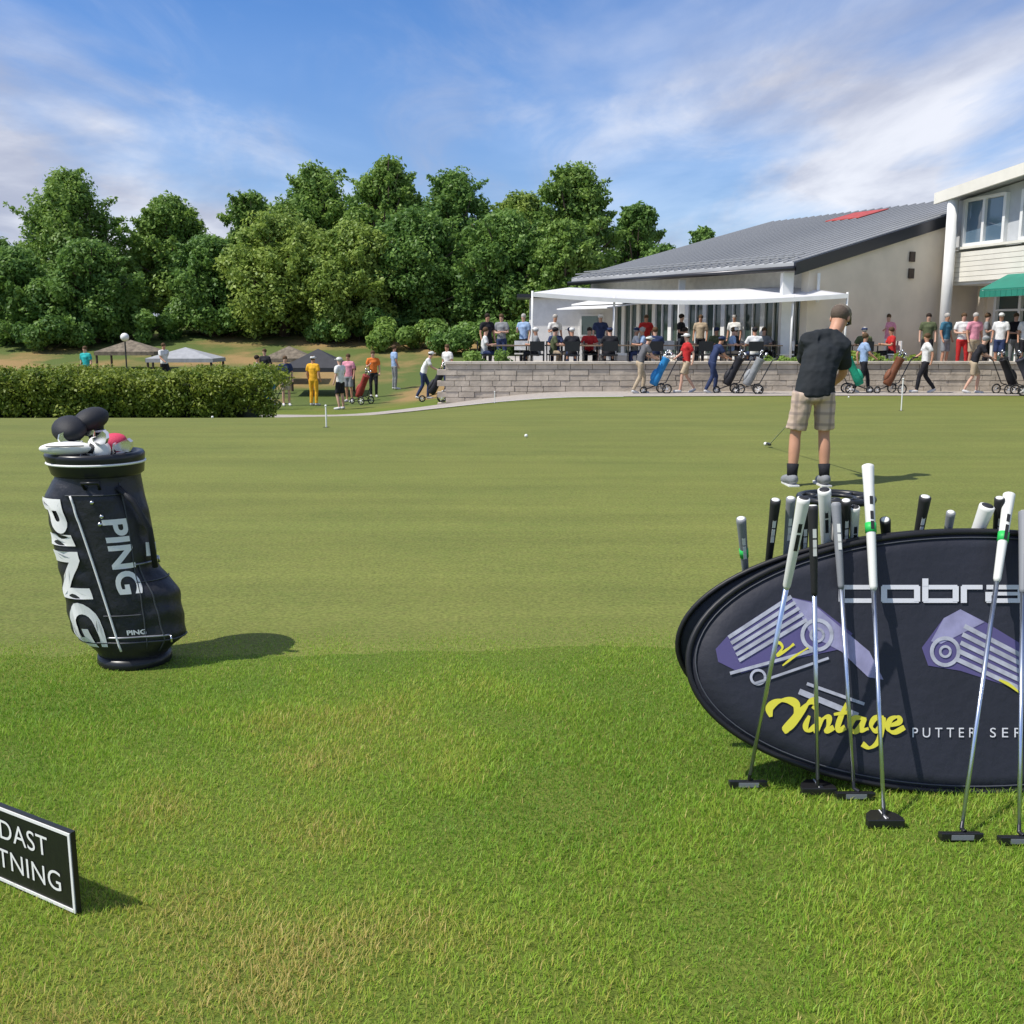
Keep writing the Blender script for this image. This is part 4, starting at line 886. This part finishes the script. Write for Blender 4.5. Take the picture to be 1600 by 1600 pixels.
def shirt_me(J, vox=.02, f=1.0, amp=.008):
    b = MB(); V3 = lambda n: Vector(J[n])
    lo = V3('pel')+Vector((0, 0, -.03)); chain(b, [lo, V3('sp'), V3('ch'), V3('ch').lerp(V3('nk'), .80)], [(.165*f, .125*f), (.155*f, .120*f), (.175*f, .125*f), (.076*f, .072*f)], .02)
    nb_ = V3('ch').lerp(V3('nk'), .62)
    for s_ in 'lr':
        chain(b, [V3('sp').lerp(V3('ch'), .6), V3('ch').lerp(V3('s'+s_), .62)+Vector((0, 0, -.03))], [(.10*f, .10*f), (.085*f, .085*f)], .03)
        b.tube([nb_+Vector((0, 0, .01)), nb_.lerp(V3('s'+s_), .5)+Vector((0, 0, .012)), V3('s'+s_)], [.075*f, .074*f, .072*f], 12)
        sh = V3('s'+s_); e = sh.lerp(V3('e'+s_), .72); b.tube([V3('ch').lerp(sh, .45)+Vector((0, 0, .015)), sh, sh.lerp(e, .5), e], [.085*f, .076*f, .070*f, .068*f], 12)
    return remesh(b, vox, amp, 10, 1)
def pants_me(J, short, vox=.02, f=1.0, amp=.006):
    b = MB(); V3 = lambda n: Vector(J[n]); pel = V3('pel')
    chain(b, [pel+Vector((0, 0, .05)), pel, (V3('hl')+V3('hr'))/2+Vector((0, 0, -.03))], [(.140*f, .105*f), (.160*f, .125*f), (.160*f, .125*f)], .02)
    for s_ in 'lr':
        h, k, a = V3('h'+s_), V3('k'+s_), V3('a'+s_); k = h.lerp(k, .88) if short else k
        if short: b.tube([h+Vector((0, 0, .02)), h.lerp(k, .5), k], [.098*f, .092*f, .090*f], 14)
        else: b.tube([h+Vector((0, 0, .02)), h.lerp(k, .5), k, k.lerp(a, .5), a+Vector((0, 0, .0))], [.098*f, .086*f, .070*f, .064*f, .056*f], 12)
    return remesh(b, vox, amp, 10, 2)
_pc = {}
def posemesh(pose, short):
    k = (pose, short)
    if k in _pc: return _pc[k]
    J = dict(BASE); J.update(POSE[pose])
    body = sub_me(J, ORD, lambda n: {'ch': -.065, 'sp': -.05, 'pel': -.04}.get(n, -.002))
    shirt = shirt_me(J, .024, .98); tro = pants_me(J, short, .024, .96)
    hc, top = Vector(J['hd']), Vector(J['ht']); h = MB(); h.ball(hc.lerp(top, .35)+Vector((0, -.018, .006)), (.086, .098, .088), 14, 10); hair = h.me()
    c = MB(); c.ball(hc.lerp(top, .55)+Vector((0, -.008, .0)), (.092, .106, .075), 14, 10); c.slab([hc.lerp(top, .5)+Vector(p) for p in ((-.07, .07, 0), (-.05, .16, -.01), (.05, .16, -.01), (.07, .07, 0))], (0, 0, .012)); cap = c.me()
    sh = []
    for s_ in 'lr': sh.append((J['a'+s_], J['f'+s_], J['t'+s_]))
    shoes = []
    for a, f_, t_ in sh:
        b = MB(); a = Vector(a); f_ = Vector(f_); t_ = Vector(t_); b.tube([a+Vector((0, -.045, -.045)), a+Vector((0, -.01, -.03)), f_, t_+Vector((0, .015, 0)), t_+Vector((0, .035, -.004))], [.025, .050, .046, .036, .012], 10); shoes.append(b.me())
    _pc[k] = (body, shirt, tro, hair, cap, shoes); return _pc[k]
SK = [M['skin'], mat('skin_fair', (.60, .36, .26), .55, var=.08, vscale=8)]
PN = 0
def person(loc, face, pose, shirt, tro, head, label, scale=1.0, short=False, group='people on and around the terrace', shoe=(.6, .6, .6), cap=None):
    """face: heading in degrees; 0 looks away from the camera (+Y)"""
    global PN; PN += 1
    body, sm_, tm, hm, cm_, shm = posemesh(pose, short)
    t = thing('person', label, 'person', loc, R(-face), group); t.scale = (scale*random.uniform(.96, 1.06), scale*random.uniform(.96, 1.04), scale)
    def add(nm, me, m):
        o = bpy.data.objects.new(nm, me); C.objects.link(o); o.parent = t
        if not me.materials: me.materials.append(m)
        me.polygons.foreach_set('use_smooth', [True]*len(me.polygons)); recolor(o, m); return o
    add('body', body, SK[PN % 2]); add('shirt', sm_, pm(shirt)); add('shorts' if short else 'trousers', tm, pm(tro)); add('hair', hm, pm(head))
    if cap: add('cap', cm_, pm(cap))
    for s_ in shm: add('shoe', s_, pm(shoe))
    return t
WH, BK, NV, RD_, GY, BG, TL, OR, PK, LB, OL, YL = (.74, .74, .72), (.02, .02, .025), (.03, .045, .11), (.50, .03, .03), (.25, .26, .27), (.45, .36, .25), (.03, .42, .42), (.75, .20, .04), (.72, .30, .38), (.30, .42, .62), (.10, .12, .06), (.80, .42, .03)
CN = {WH: 'white', BK: 'black', NV: 'navy', RD_: 'red', GY: 'grey', BG: 'beige', TL: 'teal', OR: 'orange', PK: 'pink', LB: 'light blue', OL: 'olive', YL: 'yellow'}
HB, HG, HD = (.10, .06, .03), (.42, .40, .37), (.03, .02, .015)
# ------------------------------------------------------------------ terrace furniture
def table(x, y, z, rz, label):
    t = thing('table', label, 'table', (x, y, z), rz, 'dining tables on the terrace')
    MB().box((0, 0, .73), (1.3, .8, .035)).build('tabletop', mat('table_top', (.28, .20, .13), .5, var=.2) if 'table_top' not in bpy.data.materials else bpy.data.materials['table_top'], t)
    for a in (-.58, .58):
        for b_ in (-.34, .34): MB().tube([(a, b_, 0), (a, b_, .71)], .018, 6).build('leg', M['dmetal'], t)
def mkchair(m, label, x, y, z, rz):
    t = thing('chair', label, 'chair', (x, y, z), rz, 'chairs on the terrace')
    MB().box((0, 0, .45), (.46, .44, .04)).build('seat', m, t)
    b = MB(); b.box((0, -.21, .72), (.46, .03, .30)); b.build('backrest', m, t)
    for a in (-.2, .2):
        MB().tube([(a, -.2, 0), (a, -.21, .85)], .013, 6).build('leg', M['dmetal'], t); MB().tube([(a, .2, 0), (a, .19, .44)], .013, 6).build('leg', M['dmetal'], t)
    return t
def TP(px_, d): return Vector(((px_-800)/F*d, d, TZ))
tabs = [(798, 33.0, .2, 'dining table at the left end of the terrace, next to the left sail post'), (852, 33.4, .1, 'dining table under the left half of the white sail'), (905, 33.0, 0, 'dining table in front of the small annex window'), (962, 33.2, .2, 'dining table below the second sail post'), (1030, 33.4, 0, 'dining table left of the middle of the glazed front'), (1105, 33.2, .1, 'dining table in front of the middle of the glazed front'), (1180, 33.1, .2, 'dining table under the right end of the white sail'), (1255, 33.6, 0, 'dining table beside the near corner column of the clubhouse'), (1345, 33.4, .1, 'dining table in front of the blank gable wall')]
for i, (px_, d, rz, lb) in enumerate(tabs): p = TP(px_, d); table(p.x, p.y, p.z, rz, lb)
places = ['leftmost terrace table', 'table under sail corner', 'table before the annex', 'table below second sail post', 'table left of glazed middle', 'table before glazed middle', 'table under sail right end', 'table by the corner column', 'table before the gable wall']
rs = random.Random(12); cols = [WH, BK, NV, GY, BK, WH, LB, RD_, WH, BK, OL, PK]
for i, (px_, d, rz, lb) in enumerate(tabs):
    for k, (dx, dy, fc, side) in enumerate([(-.85, .05, 90, 'left side'), (.85, -.05, -90, 'right side'), (-.3, -.78, 0, 'near side'), (.35, .80, 180, 'far side')]):
        if (i*3+k*5) % 7 == 3: continue
        p = TP(px_, d)+Vector((dx, dy, 0)); c = cols[(i*5+k*3) % len(cols)]; tr_ = [NV, BK, BG, GY][(i+k) % 4]
        mkchair(pm(WH, .6) if k % 2 else M['black'], f"{'white' if k % 2 else 'black'} chair on the {side} of the {places[i]}", p.x, p.y, p.z, R(-fc))
        if (i+k) % 4 != 3:
            capc = [None, WH, None, NV, BK][(i*2+k) % 5]
            person(p, fc, 'sit', c, tr_, [HB, HG, HD][(i+k) % 3], f"person in {CN[c]} top seated {side} of the {places[i]}"[:96], 1, False, cap=capc)
# standing people: pixel x, distance, facing, pose, shirt, trousers, head, cap, where
SP = [(762, 34, 150, 'stand', BK, BK, HD, None, 'standing by the dark bush at the left end of the terrace'), (784, 35, 200, 'fold', GY, NV, HB, None, 'standing with folded arms behind the left end table'),
      (866, 36, 160, 'glass', WH, BG, HG, None, 'standing before the annex wall'), (936, 36, 190, 'stand', NV, GY, HB, WH, 'in a white cap standing at the far end of the glazing'),
      (1006, 37, 170, 'glass', RD_, BK, HB, None, 'standing close to the glazed front, second pane group'), (1060, 35, 120, 'fold', BK, GY, HD, None, 'standing behind the middle tables'),
      (1142, 36, 210, 'stand', WH, NV, HG, None, 'standing at the windows right of the middle'), (1214, 35, 180, 'glass', RD_, BG, HB, None, 'standing at the windows near the corner column'),
      (1300, 34.5, 140, 'stand', RD_, NV, HB, None, 'standing right of the corner column, nearest to it'), (1322, 35, 230, 'fold', WH, BK, HD, BK, 'in a black cap standing behind the golfer'),
      (1362, 36, 170, 'stand', NV, BG, HG, None, 'standing against the gable wall, left one'), (1378, 35, 190, 'glass', PK, WH, HB, None, 'standing in the middle of the gable wall'), (1402, 36, 160, 'fold', LB, NV, HB, WH, 'in a white cap below the two wall vents'),
      (1440, 33.6, 200, 'stand', OL, BK, HD, None, 'standing left of the white wing column'), (1468, 33.2, 150, 'stand', (.05, .16, .24), GY, HG, None, 'standing just right of the white wing column'),
      (1494, 32.8, 190, 'fold', WH, RD_, HB, None, 'in red trousers standing below the green awning'), (1512, 32.4, 170, 'stand', PK, BG, HG, None, 'standing below the left half of the green awning'), (1530, 32.9, 120, 'glass', GY, BK, HB, None, 'standing below the middle of the green awning'),
      (1552, 32.2, 220, 'stand', WH, NV, HD, WH, 'in a white cap below the right half of the green awning'), (1574, 32.7, 180, 'fold', BK, GY, HB, None, 'standing near the right edge of the photo'), (1592, 32.0, 200, 'stand', WH, BK, HG, None, 'half cut by the right edge of the photo'),
      (818, 34.5, 210, 'glass', LB, BK, HG, None, 'standing next to the left sail post'), (1090, 37, 200, 'stand', BG, BK, HB, None, 'standing against the middle glass panes'), (1250, 36.5, 150, 'fold', GY, NV, HD, None, 'standing at the corner column')]
for px_, d, fc, po, a, b_, hh, cp, wh in SP:
    c = CN.get(a, 'dark blue'); p = TP(px_, d); person(p, fc, po, a, b_, hh, f"person in {c} top {wh}", 1, po != 'fold' and (px_ % 4 == 0), cap=cp)
# people on the ground below the terrace
def foot(px_, py_):
    if px_ < 600 or 656 < px_ < 668 or px_ == 690: return T(px_, py_)
    y = 30.0                                            # on the path, just in front of the wall foot
    for _ in range(30):
        x = (px_-800)/F*y; wy = 30.95+.02*x if x < 9 else 31.2-(x-9)*.027; y = y*.5+.5*(wy-.45-(py_-608)*.14)
    return Vector((x, y, hgt(x, y)))
low = [(491, 634, 20, 'stand', YL, YL, HB, WH, False, 'person all in yellow with a white cap at the left far edge of the green'), (533, 640, -60, 'glass', WH, BK, HG, WH, True, 'person in white polo and black shorts beside the yellow one'),
       (546, 628, 200, 'stand', PK, GY, HB, None, True, 'person in pink top half hidden behind the white polo'), (448, 634, 160, 'stand', NV, BG, HB, None, True, 'person in navy top at the end of the hedge'),
       (404, 632, 90, 'walk', WH, LB, HD, None, False, 'person in white top and blue trousers walking behind the hedge end')]
for px_, py_, fc, po, a, b_, hh, cp, shs, lb in low:
    p = foot(px_, py_); person(p, fc, po, a, b_, hh, lb, 1.0, shs, 'people standing at the far left edge of the green', cap=cp)
walk = [(1000, 612, 75, 'push', (.12, .12, .13), BG, HB, WH, False, 'person in dark grey pushing the trolley with the blue bag'), (1290, 612, 80, 'push', BG, GY, HG, None, False, 'person in beige pushing the trolley with the green bag'),
        (1070, 610, -100, 'walk', RD_, BG, HB, WH, True, 'person in red shirt and beige shorts walking in front of the stone wall'), (1112, 611, 75, 'push', NV, NV, HD, NV, False, 'person in navy pushing a trolley along the wall'),
        (1517, 612, 100, 'push', BK, BG, HG, GY, True, 'person in black top and beige shorts pushing a trolley at the right'), (1440, 611, -80, 'walk', WH, BK, HB, None, False, 'person in white top walking right of the golfer'),
        (664, 624, 85, 'push', WH, NV, HD, WH, False, 'person in white pushing a trolley at the left end of the wall'), (1344, 610, 90, 'walk', LB, BK, HB, None, False, 'person in light blue walking between two trolleys')]
for px_, py_, fc, po, a, b_, hh, cp, shs, lb in walk:
    p = foot(px_, py_); person(p, fc, po, a, b_, hh, lb, 1.0, shs, 'people with trolleys in front of the stone wall', cap=cp)
# ------------------------------------------------------------------ golf trolleys
def trolley(px_, py_, rz, bagc, label):
    p = foot(px_, py_); t = thing('golf_trolley', label, 'golf trolley', p, R(rz), 'golf trolleys along the wall')
    for x, y, r in ((-.28, 0, .15), (.28, 0, .15), (0, .62, .11)):
        w_ = MB(); w_.torus((x, y, r), r-.02, .022, 'x', 20, 6); w_ = w_.build('wheel', M['rubber'], t, True)
        q = MB(); q.tube([(x-.02, y, r), (x+.02, y, r)], .03, 8)
        for k in range(5): a = k*1.2566; q.tube([(x, y, r), (x, y+(r-.02)*math.cos(a), r+(r-.02)*math.sin(a))], .008, 5)
        q.build('rim', M['white'], w_)
    f = MB(); f.tube([(-.28, 0, .15), (.28, 0, .15)], .014, 6); f.tube([(0, .62, .11), (0, .30, .22), (0, -.05, .32), (0, -.38, .98), (0, -.52, 1.05)], .016, 7); f.tube([(-.28, 0, .15), (0, .1, .30)], .012, 6); f.tube([(.28, 0, .15), (0, .1, .30)], .012, 6); f.tube([(-.13, -.52, 1.05), (.13, -.52, 1.05)], .02, 7)
    f.build('frame', M['dmetal'], t)
    rot = Matrix.Translation((0, .34, .26)) @ Matrix.Rotation(R(27), 4, 'X')
    b = MB(); b.lathe([(.10, 0), (.125, .03), (.13, .25), (.115, .45), (.12, .80), (.14, .84), (.13, .86)], 16, rot @ Matrix.Diagonal((1, 1, 1, 1))); bo = b.build('bag', pm(bagc, .5), t, True)
    MB().ball((0, 0, 0), (.09, .06, .17), 12, 8).me()
    pk = MB(); pk.ball((0, .12, .28), (.10, .07, .18), 12, 8); o = pk.build('pocket', pm(tuple(min(1, c*1.3+.01) for c in bagc), .5), bo, True); o.matrix_local = rot
    cs = MB()
    for k in range(6):
        a = k*1.05; q = rot @ Vector((.07*math.cos(a), .07*math.sin(a), .82)); q2 = rot @ Vector((.085*math.cos(a), .085*math.sin(a), .98+.04*(k % 3))); c_ = MB(); c_.tube([q, q2], .008, 5); c_.ball(q2, (.03, .045, .028) if k % 2 else (.045, .04, .04), 8, 6); c_.build('club', M['metal'] if k % 3 else M['black'], t, True)
    return t
for a in [(690, 628, 95, BK, 'trolley with a black bag at the left end of the stone wall'), (1036, 611, 100, (.03, .22, .50), 'trolley with a blue bag in front of the stone wall'), (1150, 611, 95, BK, 'trolley with a black bag right of the middle of the stone wall'),
          (1182, 614, 80, GY, 'trolley with a grey bag left of the golfer'), (1322, 612, -95, (.02, .30, .18), 'trolley with a bright green bag right of the golfer'), (1398, 612, 100, (.16, .06, .03), 'trolley with a brown bag under the white-boarded wing'),
          (1562, 614, -80, BK, 'trolley with a black bag at the right edge of the photo'), (1588, 618, -95, (.05, .05, .07), 'trolley with a dark bag cut by the right edge of the photo'), (430, 640, 90, (.03, .22, .50), 'trolley with a blue bag at the end of the hedge'), (572, 632, 60, (.30, .05, .04), 'trolley with a dark red bag right of the pink top')]:
    trolley(*a)
# planters and shrubs on the terrace edge
for px_, d, wd, h, k, lb in [(1350, 31.8, 1.6, .7, 2, 'bright green plant on the terrace behind the green bag trolley'), (1418, 31.9, 1.2, .5, 2, 'low green plant on the terrace right of the golfer'), (765, 32, 1.6, .6, 1, 'low shrub at the left corner of the terrace'), (1220, 31.6, 1.2, .45, 1, 'small shrub on the wall top behind the golfer')]:
    bush(px_, 560, d, wd, h, lb, k, 1800, .06, int(px_), 'plant', 'plant', TZ)
# pavilions left of the terrace
def pavilion(px_, py_, d, wd, eave, peak, col, label, cat='canopy'):
    p = D(px_, py_, d); z0 = hgt(p.x, p.y); t = thing('canopy', label, cat, (p.x, p.y, z0)); w2 = wd/2; dp = wd*.35
    b = MB(); V = [(-w2, -dp, eave), (w2, -dp, eave), (w2, dp, eave), (-w2, dp, eave), (0, 0, peak)]
    b.add(V, [(0, 1, 4), (1, 2, 4), (2, 3, 4), (3, 0, 4), (3, 2, 1, 0)]); 
    for i in range(4): a, c = Vector(V[i]), Vector(V[(i+1) % 4]); b.slab([a, c, c-Vector((0, 0, .16)), a-Vector((0, 0, .16))], ((a+c)/2*.01).to_tuple() if False else (0, .012, 0) if i % 2 == 0 else (.012, 0, 0))
    b.build('roof', col, t)
    for x in (-w2+.08, w2-.08):
        for y in (-dp+.08, dp-.08): MB().tube([(x, y, 0), (x, y, eave)], .05, 7).build('post', M['dark'], t)
Mt1 = mat('dark_canvas', (.035, .036, .042), .7, var=.15); Mt2 = mat('thatch', (.20, .165, .12), .95, var=.4, vscale=6, bump=.5); Mt3 = mat('grey_canvas', (.34, .35, .36), .8, var=.12)
pavilion(497, 545, 40, 2.6, 1.05, 1.75, Mt1, 'dark peaked canopy left of the terrace'); pavilion(452, 545, 43, 2.0, 1.0, 1.5, Mt2, 'brown thatched canopy behind the dark peaked one'); pavilion(290, 548, 44, 2.8, .85, 1.3, Mt3, 'wide grey canopy above the hedge'); pavilion(205, 548, 46, 2.6, .85, 1.35, Mt2, 'thatched canopy above the left part of the hedge')
lp = D(197, 560, 40); lp.z = hgt(lp.x, lp.y); t = thing('globe_lamp', 'round white globe lamp on a thin post above the hedge', 'lamp', lp); H_ = D(197, 531, 40).z-lp.z
MB().tube([(0, 0, 0), (0, 0, H_)], .03, 7).build('post', M['dmetal'], t); MB().ball((0, 0, H_+.1), .16, 16, 12).build('globe', M['white'], t, True)
for px_, d, fc, po, a, b_, lb in [(141, 41, 200, 'stand', TL, BG, 'person in teal on the bank above the hedge'), (262, 42, 120, 'walk', WH, BK, 'person in white walking on the bank near the wide grey canopy'), (585, 39, 170, 'glass', OR, BK, 'person in orange on the bank between the dark canopy and the terrace'), (618, 41, 60, 'stand', LB, GY, 'person in light blue on the bank near the terrace'), (418, 40, 200, 'stand', BK, BK, 'person in black beside the thatched canopy'), (700, 38, 220, 'stand', WH, NV, 'person in white at the bank just left of the terrace')]:
    x = (px_-800)/F*d; person((x, d, hgt(x, d)), fc, po, a, b_, HB, lb, 1, False, 'people on the bank beyond the hedge')

# ------------------------------------------------------------------ the golfer on the green
gpnt = T(1262, 759)
gf = thing('person', 'golfer in dark top and beige plaid shorts bending over a putt, seen from behind', 'person', gpnt, 0)
# coordinates seen from the camera: x to the right, y away, z up
J = dict(pel=(.02, .0, .83), sp=(.055, .06, 1.00), ch=(.14, .17, 1.19), nk=(.245, .27, 1.325), hb=(.285, .31, 1.385), hd=(.315, .345, 1.455), ht=(.325, .345, 1.525),
         hl=(-.075, .0, .80), kl=(-.12, .045, .45), al=(-.145, -.01, .085), fl=(-.15, .10, .035), tl=(-.152, .17, .03),
         hr=(.105, -.0, .80), kr=(.13, .04, .45), ar=(.135, -.02, .085), fr=(.15, .09, .035), tr=(.155, .16, .03),
         sl=(-.015, .20, 1.245), el=(.03, .40, 1.03), wl=(.16, .52, .82), dl=(.19, .54, .77),
         sr=(.29, .14, 1.20), er=(.345, .27, .96), wr=(.235, .47, .80), dr=(.205, .53, .74))
def hands(V, E_, Rr, idx, J):
    for s_, w_ in (('l', -1), ('r', 1)):
        b_ = idx['d'+s_]; p = Vector(J['d'+s_])
        for k in range(4):
            a = p+Vector((.008*w_-.0+.010*(k-1.5), .02, -.012-.012*k)); c = a+Vector((-.018*w_, .030, -.008)); e = c+Vector((-.022*w_, -.016, -.006))
            n0 = len(V); V.extend([a, c, e]); Rr.extend([(.0095, .0095), (.0085, .0085), (.0075, .0075)]); E_.extend([(b_, n0), (n0, n0+1), (n0+1, n0+2)])
        a = p+Vector((.012*w_, .008, .018)); c = a+Vector((.0, .020, -.025)); n0 = len(V); V.extend([a, c]); Rr.extend([(.011, .011), (.009, .009)]); E_.extend([(b_, n0), (n0, n0+1)])
RAD2 = dict(RAD)
me = sub_me(J, ORD, lambda n: {'ch': -.065, 'sp': -.05, 'pel': -.045, 'hl': -.012, 'hr': -.012, 'sl': -.008, 'sr': -.008}.get(n, 0), hands, 2); o = objm('body', me, M['skin'], gf, True)
face = Matrix.Rotation(R(-38), 3, 'Z') @ Matrix.Rotation(R(-34), 3, 'X')       # where the face looks: ahead, down and a little right
hc = Vector(J['hd']); fv = lambda v: hc+face @ Vector(v)
for s_ in (-1, 1): 
    MB().ball(fv((.078*s_, -.005, -.015)), (.010, .020, .030), 10, 8, face).build('ear', M['skin'], gf, True)
    ey_ = MB().ball(fv((.030*s_, .088, .0)), .012, 10, 8).build('eye', mat('eye_white', (.75, .73, .70), .3) if s_ < 0 else bpy.data.materials['eye_white'], gf, True)
MB().ball(fv((0, .103, -.022)), (.012, .020, .024), 10, 8, face).build('nose', M['skin'], gf, True)
MB().tube([fv((-.024, .088, -.056)), fv((0, .096, -.054)), fv((.024, .088, -.056))], .005, 6).build('mouth', mat('lip', (.34, .12, .09), .5), gf, True)
MB().ball(fv((0, -.022, .022)), (.083, .094, .086), 20, 14, face).build('hair', pm((.12, .09, .07)), gf, True)
cp = MB(); cp.ball(fv((0, -.006, .042)), (.088, .102, .074), 20, 14, face); cp.slab([fv(v) for v in ((-.068, .075, .045), (-.05, .15, .030), (0, .172, .026), (.05, .15, .030), (.068, .075, .045))], (0, 0, .010)); cp.build('cap', pm((.20, .17, .13)), gf, True)
sg_ = MB(); 
for s_ in (-1, 1): sg_.ball(fv((.032*s_, .098, .003)), (.028, .010, .020), 10, 8, face)
sg_.build('sunglasses', M['black'], gf, True)
J2 = dict(J); J2['el'] = cut(J, 'sl', 'el', .85); J2['er'] = cut(J, 'sr', 'er', .85); J2['nk'] = cut(J, 'ch', 'nk', .80); J2['pel'] = tuple(Vector(J['pel'])+Vector((-.01, -.01, -.055)))
Msh = mat('dark_polo', (.022, .026, .030), .8, var=.2, vscale=6, bump=.4, bscale=9, spec=.2)
JJ = dict(J); me = shirt_me(JJ, .011, 1.07, .014)
sh_ = objm('shirt', me, Msh, gf, True)
MB().tube([Vector(J['nk'])+Vector((.062*math.cos(a)-.01, .05*math.sin(a)-.02, .02*math.cos(a)-.03)) for a in [k*.5236 for k in range(13)]], .011, 7, False).build('collar', pm(WH), sh_, True)
J3 = dict(J); J3['kl'] = cut(J, 'hl', 'kl', .90); J3['kr'] = cut(J, 'hr', 'kr', .90)
me = pants_me(J, True, .011, .97, .012)
Mpl = bpy.data.materials.new('plaid'); Mpl.use_nodes = True; t_ = Mpl.node_tree; tcn = t_.nodes.new('ShaderNodeTexCoord'); out = None
for ax_i, sc_i in ((0, 60), (2, 60)):
    wv_ = t_.nodes.new('ShaderNodeTexWave'); wv_.bands_direction = 'XYZ'[ax_i]; wv_.inputs['Scale'].default_value = 3.2; wv_.inputs['Distortion'].default_value = .5; t_.links.new(tcn.outputs['Object'], wv_.inputs['Vector'])
    r_ = t_.nodes.new('ShaderNodeMapRange'); r_.inputs['From Min'].default_value = .72; r_.inputs['From Max'].default_value = .95; r_.inputs['To Max'].default_value = .55; t_.links.new(wv_.outputs[1], r_.inputs[0])
    mx_ = t_.nodes.new('ShaderNodeMixRGB'); mx_.inputs[2].default_value = (.20, .16, .15, 1); t_.links.new(r_.outputs[0], mx_.inputs[0])
    if out: t_.links.new(out, mx_.inputs[1])
    else: mx_.inputs[1].default_value = (.55, .42, .33, 1)
    out = mx_.outputs[0]
t_.links.new(out, t_.nodes['Principled BSDF'].inputs['Base Color']); t_.nodes['Principled BSDF'].inputs['Roughness'].default_value = .85
objm('shorts', me, Mpl, gf, True)
for s_ in 'lr':
    a, k_, f_, t2 = (Vector(J[q+s_]) for q in ('a', 'k', 'f', 't'))
    MB().tube([a.lerp(k_, .30), a.lerp(k_, .15), a+Vector((0, 0, -.01))], [.052, .046, .045], 14).build('sock', pm(BK), gf, True)
    MB().tube([a+Vector((0, -.062, -.048)), a+Vector((0, -.045, -.03)), a+Vector((0, .0, -.02)), f_+Vector((0, 0, .004)), t2+Vector((0, .02, 0)), t2+Vector((0, .045, -.006))], [.022, .045, .056, .050, .040, .014], 14).build('shoe', pm(GY), gf, True)
    MB().slab([a+Vector(v)+Vector((0, 0, -.085)) for v in ((-.045, -.09, 0), (.045, -.09, 0), (.05, .15, 0), (.03, .235, 0), (-.03, .235, 0), (-.05, .15, 0))], (0, 0, .018)).build('sole', pm(WH), gf)
hd_p = G(1201, 696); cap_p = gpnt+Vector(J['dr']).lerp(Vector(J['dl']), .5)+Vector((.03, .02, .05))
h0 = Vector((hd_p.x, hd_p.y, 0)); dd = (cap_p-h0).normalized(); L_ = .87; h0 = cap_p-dd*(cap_p-h0).length
tpt = thing('putter', 'putter held by the golfer with its head on the green left of his feet', 'putter', h0)
cv = cap_p-h0; MB().tube([dd*.04, cv-dd*.24], [.006, .008], 8).build('shaft', Mshaft, tpt, True); MB().tube([cv-dd*.26, cv], [.012, .016], 10).build('grip', Mgrips['black'], tpt, True)
b = MB(); b.box((0, 0, .016), (.035, .115, .026)); b.tube([dd*.05, (0, 0, .02)], .007, 8); bevel(b.build('club_head', M['dmetal'], tpt), .003)
